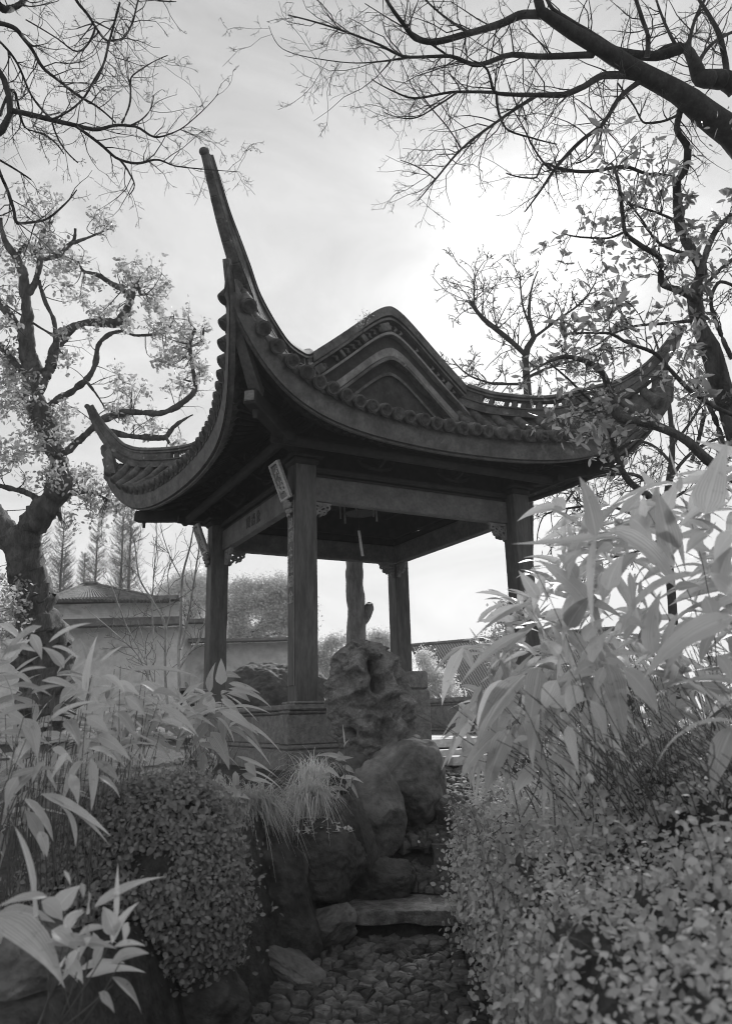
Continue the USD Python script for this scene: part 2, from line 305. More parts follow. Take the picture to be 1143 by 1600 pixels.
# ------------------------------------------------------------------ rocks
def facet_rock(rx, ry, rz, seed, cuts=9, rough=0.10, sub=5, cutmin=0.62):
    r = np.random.default_rng(seed); m = trimesh.creation.icosphere(sub); v = m.vertices.copy()
    for _ in range(cuts):
        n = unit(r.normal(size=3)); d = r.uniform(cutmin, 0.95); ov = np.maximum(0, v @ n - d); v -= ov[:, None] * n * 0.94
    v += unit(v) * (nsub(v, 1.3, seed) * 0.38 + nsub(v, 4.5, seed + 1) * rough * 1.5 + nsub(v, 14, seed + 2, 4) * rough * 0.8)[:, None]
    return MB().add(v * [rx, ry, rz], m.faces)
def rock(label, px, py, w, h, d, thick, seed, m='rock', cuts=9, lean=0.0, yaw=0.0, rough=0.10, name='rock', cat='rock', cutmin=0.62):
    c = at(px, py, d); k = d / FPX; mb = facet_rock(w * k / 2, thick / 2, h * k / 2, seed, cuts, rough, cutmin=cutmin); v, f, _ = mb.arrays()
    ca, sa = math.cos(lean), math.sin(lean); v = v @ np.array([[ca, 0, -sa], [0, 1, 0], [sa, 0, ca]])
    ca, sa = math.cos(yaw), math.sin(yaw); v = v @ np.array([[ca, sa, 0], [-sa, ca, 0], [0, 0, 1]])
    P = c + v[:, :1] * GR + v[:, 1:2] * GF + v[:, 2:] * ZZ
    b = c.copy(); b[2] = P[:, 2].min(); t = thing(name, label, cat, b); part('stone', MB().add(P, f), m, t, 55); return P, f
rock('large rounded boulder leaning against the foot of the pitted scholar rock', 634, 1228, 132, 150, 6.35, 0.8, 21, 'rock', 6, 0.35, rough=0.05, cutmin=0.72)
rock('pale faceted rock standing in front of the rounded boulder', 586, 1265, 92, 150, 5.75, 0.42, 22, 'rock', 18, -0.10, 0.3, rough=0.05, cutmin=0.5)
rock('small stone wedged at the right foot of the rounded boulder', 703, 1268, 46, 52, 6.1, 0.25, 23, 'rock', 8, 0.5)
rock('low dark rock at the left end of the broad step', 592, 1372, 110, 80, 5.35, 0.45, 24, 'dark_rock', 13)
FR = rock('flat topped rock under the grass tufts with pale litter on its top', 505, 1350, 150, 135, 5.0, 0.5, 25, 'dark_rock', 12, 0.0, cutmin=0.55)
_r = np.random.default_rng(77); _lt = thing('leaf_litter', 'scatter of pale dry leaf scraps lying on the flat topped rock', 'leaves', at(505, 1318, 4.9)); _m = MB()
_v = FR[0]; _c = at(505, 1312, 4.95); _near = _v[(np.linalg.norm((_v - _c) * [1, 1, 0], axis=1) < 0.21) & (_v[:, 2] > np.quantile(_v[:, 2], 0.86))]
for _i in range(90):
    q = _near[_r.integers(len(_near))] + [0, 0, 0.008]; a = unit(_r.normal(size=3) * [1, 1, 0.25]); b = unit(np.cross(a, [0, 0, 1.0])) * 0.3; L = _r.uniform(0.012, 0.045); _m.add([q - a * L, q + b * L, q + a * L, q - b * L], [(0, 1, 2), (0, 2, 3)])
part('scraps', _m, 'pale_leaf', _lt, kind='stuff')
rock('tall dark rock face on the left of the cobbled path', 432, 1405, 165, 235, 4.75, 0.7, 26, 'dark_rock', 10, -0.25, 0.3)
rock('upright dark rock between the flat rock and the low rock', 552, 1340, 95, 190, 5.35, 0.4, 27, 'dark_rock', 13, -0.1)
rock('pale edged rock bending along the foot of the dark rock face', 440, 1505, 175, 62, 4.3, 0.30, 28, 'pale_rock', 12, 0.45, -0.1)
rock('small wedge shaped rock left of the broad step', 500, 1455, 130, 80, 4.75, 0.35, 29, 'rock', 13, -0.35)
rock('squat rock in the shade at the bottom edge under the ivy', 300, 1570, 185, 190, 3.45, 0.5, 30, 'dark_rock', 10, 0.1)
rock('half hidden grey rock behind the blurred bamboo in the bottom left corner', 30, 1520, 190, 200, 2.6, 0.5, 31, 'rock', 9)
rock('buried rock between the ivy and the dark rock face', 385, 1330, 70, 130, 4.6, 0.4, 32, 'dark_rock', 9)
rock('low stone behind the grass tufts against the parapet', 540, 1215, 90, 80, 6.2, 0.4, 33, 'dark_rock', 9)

# Scholar rock: a pitted, water worn stone standing in front of the pavilion
def scholar():
    d0 = 6.95
    prof = [(1000, 553, 577), (1006, 538, 590), (1018, 529, 604), (1035, 520, 625), (1055, 515, 634), (1080, 512, 640), (1105, 514, 646), (1130, 520, 652), (1150, 524, 655), (1172, 530, 650), (1195, 536, 640), (1225, 540, 636)]
    prof = resample(np.array(prof, float), 120); th = np.linspace(0, 2 * np.pi, 160, endpoint=False); rows = []
    for y, a, b in prof:
        c = at((a + b) / 2, y, d0); hw = (b - a) / 2 * d0 / FPX; th_ = 0.62 * hw + 0.05 * min(1, hw * 4)
        rows.append(c + (np.cos(th) * hw)[:, None] * GR - (np.sin(th) * th_)[:, None] * GF)
    P = np.array(rows); C = P.mean(1, keepdims=True); O = unit(P - C); sh = P.reshape(-1, 3); o = O.reshape(-1, 3)
    w = sh + np.stack([nsub(sh, 3, 41 + k) for k in range(3)], 1) * 0.25
    rid = 1 - np.abs(nsub(w * [1, 1, 0.55], 4.2, 44, 3)) * 4.5
    disp = nsub(w, 3.0, 45) * 0.08 + np.clip(rid, -0.4, 1) * 0.03 + 0.012 + nsub(w, 13, 47, 4) * 0.05 - np.clip(np.abs(nsub(w, 9, 48, 2)) * -1 + 0.05, 0, 1) * 0.35
    cell = nsub(w * [1, 1, 0.7], 7.5, 49, 2); disp -= np.clip(cell - 0.12, 0, 1) * 0.30
    for px, py, rpx, dep in ((592, 1067, 13, 0.34), (586, 1041, 13, 0.28), (571, 1030, 10, 0.07), (643, 1076, 13, 0.2), (612, 1130, 16, 0.08), (548, 1145, 8, 0.12), (652, 1146, 13, 0.22), (600, 1142, 18, 0.1), (560, 1092, 22, 0.04), (607, 1100, 18, 0.07), (580, 1120, 14, 0.05), (632, 1165, 12, 0.1), (622, 1048, 12, 0.06), (545, 1065, 12, 0.05)):
        q = at(px, py, d0 - 0.2); R = rpx * d0 / FPX; rel = sh - q; rel = rel - np.outer(rel @ FWD, FWD); front = (o @ FWD) < 0.25
        disp -= dep * np.exp(-(np.linalg.norm(rel, axis=1) / R) ** 4) * front
    for x0, y0, x1, y1, rpx, dep in ((548, 1107, 588, 1105, 5, 0.05), (588, 1105, 612, 1128, 6, 0.06), (566, 1148, 640, 1152, 6, 0.06), (575, 1035, 606, 1030, 6, 0.06), (533, 1040, 540, 1100, 5, 0.03), (625, 1090, 640, 1130, 5, 0.04)):
        a, b = at(x0, y0, d0 - 0.2), at(x1, y1, d0 - 0.2); R = rpx * d0 / FPX; ab = b - a
        t = np.clip(((sh - a) @ ab) / (ab @ ab), 0, 1); rel = sh - a - t[:, None] * ab; rel -= np.outer(rel @ FWD, FWD); front = (o @ FWD) < 0.25
        disp -= dep * np.exp(-(np.linalg.norm(rel, axis=1) / R) ** 2) * front
    from scipy.spatial import cKDTree
    rr = np.random.default_rng(55); ix = rr.choice(len(sh), 170, replace=False); rad_ = rr.uniform(0.018, 0.055, 170) * (1 + (rr.random(170) < 0.2)); wp = sh + np.stack([nsub(sh, 16, 61 + k, 2) for k in range(3)], 1) * 0.05
    for c_, r_ in zip(sh[ix], rad_):                                # small sharp rimmed pits
        q = np.linalg.norm((wp - c_) * [1, 1, 0.7], axis=1) / r_; disp -= r_ * 0.40 * np.clip(1 - q * q, 0, 1) ** 0.8 - r_ * 0.12 * np.exp(-((q - 1.1) / 0.18) ** 2)
    sh = sh + o * disp[:, None]
    t = thing('scholar_rock', 'tall pitted scholar rock with holes standing before the pavilion wall', 'rock', sh[-1])
    mb = MB().grid(sh.reshape(P.shape), closed=True); k = 160
    mb.f.append(np.stack([np.zeros(k - 2, int), np.arange(2, k), np.arange(1, k - 1)], 1))
    part('stone', mb, 'scholar_stone', t, True)
scholar()
# ------------------------------------------------------------------ pavilion
HB, BH, PQ, A0 = 2.202, 0.286, 0.125, 1.5
CX, CY, EY, EX, Z0, RISE, PP, QQ = 2.90, 3.04, 2.167, 2.342, 2.775, 0.80, 2.0, 5.3
FH = 0.27
pav = thing('pavilion', 'open square pavilion with a dark tiled roof sweeping up at its corners', 'pavilion', (0, 0, -0.6))
FACES = {'front': lambda a, b: (a, -b), 'right': lambda a, b: (b, a), 'back': lambda a, b: (-a, b), 'left': lambda a, b: (-b, -a)}
def dims(k): return (CX, CY, EY, 1.17, 0.98) if k in ('front', 'back') else (CY, CX, EX, 0.98, 1.17)
def w3(k, a, b, z):
    x, y = FACES[k](np.asarray(a, float), np.asarray(b, float)); return np.stack(np.broadcast_arrays(x, y, z), -1)
def edge_b(k, t): A, B, E, au, bu = dims(k); return E + (B - E) * np.abs(t) ** PP
def edge_z(t): return Z0 + RISE * np.abs(t) ** QQ
def surf(k, t, s, lift=0.0):
    A, B, E, au, bu = dims(k); t, s = np.broadcast_arrays(np.asarray(t, float), np.asarray(s, float)); at_ = np.abs(t)
    zu = 3.62 + 0.28 * at_ ** 4 if k in ('front', 'back') else 3.90 + 0 * at_
    z = (1 - s) * (edge_z(t) + FH) + s * zu - (0.05 + 0.20 * at_ ** 3) * 4 * s * (1 - s)
    return w3(k, t * (A * (1 - s) + au * s), (1 - s) * edge_b(k, t) + s * bu, z + lift)
# pillars
for i, (sx, sy) in enumerate(((-1, -1), (1, -1), (1, 1), (-1, 1))):
    c = trimesh.creation.extrude_polygon(__import__('shapely').geometry.box(-PQ, -PQ, PQ, PQ).buffer(-0.016, join_style=2).buffer(0.016, quad_segs=2), 2.56, engine='earcut')
    c.apply_translation([sx * A0, sy * A0, 0.0]); p = part('pillar', MB().mesh(c), 'lacquered_wood', pav)
    part('pillar_base', MB().box((sx * A0, sy * A0, -0.003 + 0.012), (0.34, 0.34, 0.03), bev=0.01), 'granite', p)
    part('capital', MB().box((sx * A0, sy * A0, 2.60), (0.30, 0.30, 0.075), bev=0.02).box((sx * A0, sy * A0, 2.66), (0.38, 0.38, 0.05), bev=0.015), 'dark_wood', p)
BF = A0 - 0.026
for k in FACES:
    L = A0 - PQ + 0.01
    def kbox(a, b, z, la, lb, lz, bev=0.0): return MB().box(w3(k, a, b, z), (la, lb, lz) if k in ('front', 'back') else (lb, la, lz), bev=bev)
    bm = part('beam', kbox(0, BF - 0.06, HB + BH / 2, 2 * L, 0.12, BH, 0.012), 'beam_wood', pav)
    part('upper_rail', kbox(0, BF - 0.02, HB + BH + 0.075, 2 * L, 0.13, 0.075, 0.02), 'dark_wood', bm)
    part('beam_strip', kbox(0, BF - 0.045, HB + BH + 0.016, 2 * L, 0.06, 0.03), 'dark_wood', bm)
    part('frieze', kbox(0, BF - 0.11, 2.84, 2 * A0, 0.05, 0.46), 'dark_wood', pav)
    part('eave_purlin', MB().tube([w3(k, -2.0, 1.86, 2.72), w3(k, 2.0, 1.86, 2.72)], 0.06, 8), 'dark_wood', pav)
# openwork brackets between beams and pillars
def queti(seed):
    from shapely.geometry import LineString, Polygon
    from shapely import union_all
    W, H = 0.27, 0.205; g = []
    def arc(cx, cy, r, a0, a1, w=0.011): t = np.radians(np.linspace(a0, a1, 12)); g.append(LineString(np.c_[cx + r * np.cos(t), cy + r * np.sin(t)]).buffer(w))
    g.append(Polygon([(0, 0), (W, 0), (W - 0.02, -0.034), (0, -0.034)])); g.append(Polygon([(0, 0), (0.018, 0), (0.018, -H), (0, -H)]))
    arc(0.075, -0.065, 0.042, -200, 60); arc(0.085, -0.085, 0.022, 0, 300); arc(0.15, -0.07, 0.036, -120, 200); arc(0.215, -0.055, 0.026, -170, 120); arc(0.05, -0.13, 0.032, 60, 330); arc(0.11, -0.125, 0.034, -60, 210); arc(0.025, -0.18, 0.022, -90, 160); arc(0.17, -0.11, 0.024, 150, 420)
    g.append(LineString([(0.01, -0.19), (0.06, -0.15), (0.10, -0.10), (0.15, -0.06), (0.2, -0.04)]).buffer(0.009)); g.append(LineString([(0.03, -0.06), (0.09, -0.13), (0.14, -0.12)]).buffer(0.009))
    m = trimesh.creation.extrude_polygon(union_all(g).simplify(0.002), 0.045, engine='earcut'); return m
QT = queti(0)
for k in FACES:
    for s in (-1, 1):
        v = QT.vertices; a = s * (-(A0 - PQ) + v[:, 0]); f = QT.faces if (s > 0) == (k in FACES) else QT.faces[:, ::-1]
        part('openwork_bracket', MB().add(w3(k, a, BF - 0.075 + v[:, 2], HB + v[:, 1] - 0.002), f), 'carved_wood', pav)
# bracket sets (dougong) under the eaves
def dougong(k, a, diag=0):
    mb = MB(); r = math.sqrt(0.5)
    def q(u, o, z):                                              # u along the face, o outward from the pillar line
        if diag: return w3(k, diag * (A0 + (o - u) * r), A0 + (o + u) * r, z)
        return w3(k, a + u, A0 + o, z)
    for j, (o, z) in enumerate(((0.0, 2.70), (0.15, 2.80), (0.30, 2.90))):
        arm = [q(-0.24, o, z + 0.05), q(-0.19, o, z + 0.0), q(-0.08, o, z - 0.03), q(0.08, o, z - 0.03), q(0.19, o, z), q(0.24, o, z + 0.05)]
        mb.tube(arm, [0.02, 0.03, 0.034, 0.034, 0.03, 0.02], 5)
        for u in (-0.21, 0.0, 0.21): mb.box(q(u, o, z + 0.075), (0.075, 0.075, 0.05), bev=0.015)
        mb.tube([q(0, o - 0.12, z), q(0, o + 0.1, z - 0.012), q(0, o + 0.2, z + 0.02), q(0, o + 0.25, z + 0.06)], [0.032, 0.034, 0.026, 0.012], 5)
    for u in (-1, 1):                                            # wing shaped scroll boards
        mb.tube([q(u * 0.05, 0.32, 2.9), q(u * 0.16, 0.38, 2.86), q(u * 0.27, 0.42, 2.88), q(u * 0.34, 0.44, 2.95)], [0.02, 0.028, 0.02, 0.006], 4)
    return mb
for k in FACES:
    for a in (-0.55, 0.55): part('bracket_set', dougong(k, a), 'dark_wood', pav, 40)
    part('bracket_set', dougong(k, 0, -1), 'dark_wood', pav, 40)
# roof slopes, soffit, rafters, eave boards
tt = np.linspace(-1, 1, 61); sl = np.linspace(0, 1, 15)
for k in FACES:
    T, S = np.meshgrid(tt, sl, indexing='ij'); top_ = surf(k, T, S); bot = surf(k, T, S, -FH - 0.012); bot[:, 0] = surf(k, tt, np.full(61, 0.02), -FH - 0.012)
    mb = MB().grid(top_); n = len(top_) * 15; mb.grid(bot[:, ::-1]); rs = part('roof_slope', mb, 'roof_tile', pav, 60)
    b = edge_b(k, tt); A = dims(k)[0]; z = edge_z(tt); tilt = 0.035
    pr = [w3(k, A * tt, b - tilt, z), w3(k, A * tt, b - tilt * 0.5 + 0.012, z + FH * 0.5), w3(k, A * tt, b + 0.012, z + FH), w3(k, A * tt, b - 0.05, z + FH), w3(k, A * tt, b - 0.085, z + 0.0)]
    mb = MB().grid(np.stack(pr, 1), closed=True)
    part('eave_board', mb, 'eave_board', pav, 40)
    part('eave_lath', MB().grid(np.stack([w3(k, A * tt * 0.985, b - 0.06, z - 0.028), w3(k, A * tt * 0.985, b - 0.10, z - 0.028), w3(k, A * tt * 0.985, b - 0.10, z + 0.012), w3(k, A * tt * 0.985, b - 0.06, z + 0.012)], 1), closed=True), 'beam_wood', pav)
    for t in np.linspace(-0.985, 0.985, 41):
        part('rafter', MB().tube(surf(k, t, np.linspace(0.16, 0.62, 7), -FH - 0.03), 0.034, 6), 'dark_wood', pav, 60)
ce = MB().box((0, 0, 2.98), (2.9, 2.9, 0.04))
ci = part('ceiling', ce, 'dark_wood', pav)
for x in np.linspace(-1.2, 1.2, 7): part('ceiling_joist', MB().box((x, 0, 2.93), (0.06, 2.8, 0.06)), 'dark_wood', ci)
def gcurve(u):
    e = 0.22; g = (np.sqrt(u * u + e * e) - e) / (math.sqrt(1 + e * e) - e); return g + 0.05 * np.sin(np.pi * np.clip(np.abs(u), 0, 1))
ZA, ZB = 5.13, 4.20
def gz(x): return ZA - (ZA - ZB) * gcurve(np.asarray(x) / 1.17)
xx = np.linspace(-1.17, 1.17, 49)
for sx in (-1, 1):
    x = np.linspace(0, 1.17, 24) * sx; z = gz(x) - 0.16; z = np.where(np.abs(x) > 1.0, z + (3.88 - z) * (np.abs(x) - 1.0) / 0.17, z)
    P = np.array([[(xi, y, zi) for y in np.linspace(-1.0, 1.0, 9)] for xi, zi in zip(x, z)]); part('roof_slope', MB().grid(P), 'roof_tile', pav, True)
# rows of barrel tiles, with the eave tiles and drip tiles as pieces
SP = 0.178
for k in FACES:
    A, B, E, au, bu = dims(k); n = int(2 * (A - 0.06) / SP); av = (np.arange(n) - (n - 1) / 2) * SP; rows = MB(); pans = MB()
    for a in av:
        smax = min(1.0, (A - abs(a)) / (A - au)); s = np.linspace(0, smax, max(4, int(14 * smax)) * 2)
        t = a / (A * (1 - s) + au * s); P = surf(k, t, s, 0.022); d = np.r_[0, np.cumsum(np.linalg.norm(np.diff(P, axis=0), axis=1))]
        if d[-1] < 0.05: continue
        ev = P[0] + unit(P[0] - P[1]) * (0.05 if k == 'left' else 0.11)
        te = resample(np.vstack([ev, P]), 30)
        L = min(0.24, d[-1] * 0.8); dd_ = np.r_[0, np.cumsum(np.linalg.norm(np.diff(te, axis=0), axis=1))]
        q = np.array([[np.interp(u, dd_, te[:, c]) for c in range(3)] for u in np.linspace(0, L, 4)])
        jj = np.random.default_rng(int(abs(a) * 1000) + ord(k[0])); q += jj.normal(size=3) * 0.004
        m = MB().tube(q, [0.076, 0.073, 0.070, 0.068], 14)
        ax_ = unit(q[0] - q[1]); m.tube([q[0] + ax_ * 0.001, q[0] + ax_ * 0.009], [0.067, 0.063], 14); m.tube([q[0] + ax_ * 0.009, q[0] + ax_ * 0.004], [0.052, 0.048], 14)
        part('eave_tile', m, 'roof_tile', pav, 45)
        u0, i = L, 1
        while u0 < dd_[-1] - 0.04:
            u1 = min(u0 + 0.21, dd_[-1]); q = np.array([[np.interp(u, dd_, te[:, c]) for c in range(3)] for u in np.linspace(u0 - 0.015, u1, 3)]); rows.tube(q, [0.066, 0.063, 0.060], 8, cap=False); u0 = u1
    if rows.n: part('tile_rows', rows, 'roof_tile', pav, 50, kind='stuff')
    for a in (av[:-1] + av[1:]) / 2:
        t = a / A; P0, P1 = surf(k, t, 0.0), surf(k, a / (A * 0.96 + au * 0.04), 0.04); out = unit(P0 - P1); al = unit(surf(k, t + 0.02, 0.0) - surf(k, t - 0.02, 0.0)); dn = unit(np.cross(al, out)); dn = dn * (-1 if dn[2] > 0 else 1)
        u = np.linspace(-1, 1, 9); pr = []
        lip = unit(out * 0.35 + dn)
        for lay, th in ((0, 0.0), (1, 0.014)):
            base = P0 + out * (0.015 + th)
            arcp = base + (u * 0.080)[:, None] * al + (0.028 * (1 - u * u) - 0.012)[:, None] * dn
            tipp = arcp + (0.030 * np.sqrt(np.clip(1 - u * u, 0, 1)) + 0.012)[:, None] * lip
            pr.append((arcp, tipp))
        m = MB().grid(np.stack([pr[0][0], pr[1][0], pr[1][1], pr[0][1]], 1), closed=True)
        back = P0 - out * 0.16; m.grid(np.stack([pr[0][0], back + (u * 0.072)[:, None] * al + (0.028 * (1 - u * u) - 0.022)[:, None] * dn], 0))
        part('drip_tile', m, 'roof_tile', pav, 45)
# gables with their stepped mouldings
for sy in (-1, 1):
    g = MB(); u = np.linspace(-1.32, 1.32, 89); X = 1.17 * u; Z = gz(X); N = np.gradient(np.c_[X, Z], axis=0); N = np.c_[0 * X, -1.28 + 0 * X]          # each moulding is the same curve set lower
    def strip(d0, d1, pr, back=0.06, umax=1.0):
        m = MB(); k = np.abs(u) <= umax; a, b = (np.c_[X, Z] + N * d0)[k], (np.c_[X, Z] + N * d1)[k]; a[:, 1] = np.maximum(a[:, 1], 3.5); b[:, 1] = np.maximum(b[:, 1], 3.45)
        y0, y1 = sy * (0.98 + pr), sy * (0.98 - back); q = lambda P, y: np.c_[P[:, 0], np.full(len(P), y), P[:, 1]]
        m.grid(np.stack([q(a, y0), q(b, y0), q(b, y1), q(a, y1)], 1), closed=True); return m
    k = np.abs(u) <= 1.25; tri = np.c_[X, Z + N[:, 1] * 0.1][k]; F = MB(); q = np.c_[tri[:, 0], np.full(len(tri), sy * 0.975), tri[:, 1]]; bt = q.copy(); bt[:, 2] = 3.4; F.grid(np.stack([q, bt], 1))
    gb = part('gable', F, 'gable_dark', pav)
    part('ridge_cap', strip(-0.03, 0.075, 0.11, 0.22), 'ridge_plaster', gb, 40)
    part('ridge_line', strip(0.095, 0.122, 0.095, 0.1), 'ridge_plaster', gb, 40)
    part('openwork_back', strip(0.12, 0.265, 0.005), 'gable_dark', gb, 40)
    rr = np.random.default_rng(8 + sy); xs = np.linspace(-1.05, 1.05, 27)
    for i, x in enumerate(xs):
        z = float(gz(x)); n = np.array([np.interp(x, X, N[:, 0]), np.interp(x, X, N[:, 1])]); c = np.array([x, z]) + n * 0.192; sl_ = float(gz(x + 0.01) - gz(x - 0.01)) / 0.02; tx = unit(np.array([1.0, sl_])); n = np.array([tx[1], -tx[0]])
        if rr.random() < 0.25: continue
        R = np.array([[tx[0], 0, -n[0]], [0, 1, 0], [tx[1], 0, -n[1]]]); m = MB()
        if i % 4 == 0: m.box((c[0], sy * 1.02, c[1]), (rr.uniform(0.05, 0.16), 0.08, 0.115), R, 0.01)
        else: m.tube([np.array([c[0], sy * 1.01, c[1]]) + R @ np.array([-0.025, 0, 0.05]), np.array([c[0], sy * 1.03, c[1]]) + R @ np.array([0.012, 0, 0.01]), np.array([c[0], sy * 1.03, c[1]]) + R @ np.array([-0.008, 0, -0.02]), np.array([c[0], sy * 1.01, c[1]]) + R @ np.array([0.025, 0, -0.05])], [0.012, 0.022, 0.022, 0.012], 5)
        part('ridge_openwork', m, 'ridge_plaster', gb, 40)
    part('ridge_line', strip(0.262, 0.292, 0.10, 0.06, 1.05), 'pale_plaster', gb, 40)
    part('recessed_band', strip(0.29, 0.44, 0.02, 0.06, 1.2), 'gable_dark', gb, 40)
    part('barge_board', strip(0.44, 0.535, 0.085, 0.06, 1.32), 'pale_plaster', gb, 40)
    part('barge_edge', strip(0.545, 0.585, 0.11, 0.06, 1.32), 'ridge_plaster', gb, 40)
    part('inner_edge', strip(0.70, 0.735, 0.03, 0.06, 1.32), 'ridge_plaster', gb, 40)
    part('gable_panel', MB().add([(-0.5, sy * 0.985, 3.5), (0.5, sy * 0.985, 3.5), (0, sy * 0.985, 3.95), (-0.42, sy * 1.0, 3.5), (0.42, sy * 1.0, 3.5), (0, sy * 1.0, 3.88)], [(0, 1, 2), (3, 4, 5), (0, 3, 5), (0, 5, 2), (1, 5, 4), (1, 2, 5)]), 'dark_wood', gb)
# hip ridges that run down from the gables and sweep up into horns
HP = np.array([(1.13, 0.95, 4.02), (1.45, 1.36, 3.76), (1.95, 1.94, 3.60), (2.4, 2.45, 3.66), (2.72, 2.84, 3.90), (2.94, 3.02, 4.24), (3.08, 3.13, 4.53), (3.18, 3.19, 4.80)])
for sx, sy in ((-1, -1), (1, -1), (1, 1), (-1, 1)):
    HQ = HP.copy(); HQ[5:] -= (np.array([(0.0, 0.0, 0.02), (0.03, 0.03, 0.09), (0.07, 0.07, 0.24)]) if sx > 0 else 0)
    P = resample(HQ * [sx, sy, 1], 60); u = np.linspace(0, 1, 60); th = np.clip((u - 0.58) / 0.42, 0, 1)
    W = 0.92 - 0.52 * th; H = 1 - 0.70 * th
    rect = lambda w, z0, z1: [(-w, z0), (w, z0), (w, z1), (-w, z1)]
    SC = np.c_[W, H]
    def lay(prof, a=0, b=60, m='ridge_plaster', n='ridge_layer', par=None):
        return part(n, MB().sweep(P[a:b], prof, SC[a:b]), m, par or pav, 40)
    hr = lay(rect(0.088, -0.03, 0.05), m='ridge_plaster', n='hip_ridge')
    lay(rect(0.058, 0.05, 0.085), par=hr); lay(rect(0.075, 0.085, 0.105), par=hr)
    lay(rect(0.05, 0.105, 0.215), 26, 60, par=hr); lay(rect(0.05, 0.105, 0.215), 0, 6, par=hr)
    lay(rect(0.07, 0.205, 0.228), par=hr)
    lay([(-0.05, 0.226), (0.05, 0.226), (0.078, 0.25), (0.06, 0.285), (0.025, 0.305), (-0.025, 0.305), (-0.06, 0.285), (-0.078, 0.25)], n='ridge_cap', par=hr)
    for j in range(7, 26, 2):
        lay(rect(0.045, 0.104, 0.207) if j % 6 == 1 else rect(0.03, 0.104, 0.207), j, j + 2 if j % 6 == 1 else j + 2, n='ridge_openwork', par=hr) if j % 4 == 3 or j % 6 == 1 else None
    # stacked tile segments under the horn, each stepping out past the one below
    Q = resample(P[34:60], 9); Tn = unit(np.gradient(Q, axis=0)); dg = unit(np.array([sx, sy, 0.0])); sd = unit(np.cross(dg, ZZ))
    for j in range(8):
        a, b = Q[j], Q[j + 1] + (Q[j + 1] - Q[j]) * 0.10; o = np.cross(sd, unit(b - a)); o = o if o @ dg > 0 else -o; w = 0.135 - 0.075 * j / 8; h = 0.055 - 0.02 * j / 8
        R = np.stack([unit(b - a), np.cross(o, unit(b - a)), o], 1); m = MB(); c = (a + b) / 2 + o * (h * 0.42)
        m.box(c, (np.linalg.norm(b - a), w, h), R, 0.014); part('horn_tile', m, 'roof_tile', hr)
    bl = trimesh.creation.icosphere(3, 0.046); bl.apply_scale([1, 1, 0.85]); bl.apply_translation(P[-1] + np.array([sx, sy, 0]) * 0.012 + [0, 0, 0.01]); part('horn_ball', MB().mesh(bl), 'ridge_plaster', hr, True)
    # carved scroll plate under the horn where the eave boards meet
    from shapely.geometry import Polygon as _P, Point as _Pt
    sc_ = _P([(4.02, 3.62), (4.16, 3.66), (4.24, 3.78), (4.26, 3.92), (4.34, 4.02), (4.36, 4.14), (4.30, 4.20), (4.20, 4.14), (4.12, 3.98)]).union(_Pt(4.31, 4.13).buffer(0.055)).union(_Pt(4.21, 3.80).buffer(0.06)).difference(_Pt(4.33, 4.11).buffer(0.018)).difference(_Pt(4.23, 3.79).buffer(0.018))
    pl = trimesh.creation.extrude_polygon(sc_.buffer(0.012), 0.09, engine='earcut'); v = pl.vertices; v = v * [0.8, 0.85, 1.0] + [0.68, 0.52, 0]; q = np.outer(v[:, 0], dg) + np.outer(v[:, 1], ZZ) + np.outer(v[:, 2] - 0.045, sd)
    if (sx, sy) != (-1, -1): part('corner_scroll', MB().add(q, pl.faces), 'ridge_plaster', pav)
    # old corner beam with its steep young rafter
    a, b = np.array([sx * 1.3, sy * 1.3, 2.70]), np.array([sx * 2.47, sy * 2.47, 2.86]); cb = part('corner_beam', MB().bar(a, b, 0.13, 0.16, bev=0.012), 'dark_wood', pav)
    part('beam_end', MB().bar(b - (b - a) * 0.06, b + (b - a) * 0.012, 0.10, 0.11, bev=0.01), 'carved_wood', cb)
    part('beam_pendant', MB().tube([b - (b - a) * 0.08 + [0, 0, -0.07], b - (b - a) * 0.08 + [0, 0, -0.17]], [0.028, 0.02], 8), 'dark_wood', cb)
    yr = resample(np.array([(2.34, 2.34, 2.95), (2.5, 2.55, 3.10), (2.68, 2.76, 3.34), (2.82, 2.93, 3.62), (2.9, 3.02, 3.9)]) * [sx, sy, 1], 14)
    part('young_rafter', MB().sweep(yr, rect(0.06, -0.06, 0.06), np.c_[np.linspace(1, 0.5, 14), np.linspace(1, 0.5, 14)]), 'beam_wood', cb, 40)
# writing: worn characters carved on the near pillar's couplet strip and on the beam (too worn in the photograph to read; strokes as they show)
def strokes(par, name, org, du, dv, nrm, size, chars, m, w=0.10):
    for ci_, ch in enumerate(chars):
        mb = MB()
        for (x0, y0, x1, y1) in ch[1]:
            o = np.asarray(org) + dv * ch[0]; a, b = o + du * x0 * size + dv * y0 * size, o + du * x1 * size + dv * y1 * size
            mb.bar(a, b, size * w, 0.006, upv=nrm)
        part(name, mb, m, par)
G1 = [(-.35, -.3, -.2, -.15), (-.4, 0, -.25, .12), (-.4, .45, -.25, .2), (-.05, -.4, .4, -.4), (.15, -.5, .15, -.1), (0, -.2, .35, -.2), (-.1, -.05, .42, -.05), (0, .1, 0, .5), (.35, .1, .35, .5), (0, .25, .35, .25), (0, .4, .35, .4)]
G2 = [(0, -.5, -.35, -.1), (0, -.5, .38, -.05), (-.2, -.05, .2, -.05), (-.3, .12, .3, .12), (0, -.05, 0, .45), (-.22, .2, -.12, .38), (.22, .2, .12, .38), (-.42, .47, .45, .42)]
G3 = [(-.4, -.45, .4, -.45), (-.4, -.45, -.4, .5), (.4, -.45, .4, .5), (-.1, -.45, -.1, -.1), (-.4, -.1, -.1, -.1), (.12, -.45, .12, -.1), (.12, -.1, .4, -.1), (-.15, .1, .18, .1), (-.15, .35, .18, .35), (-.15, .1, -.15, .35), (.18, .1, .18, .35)]
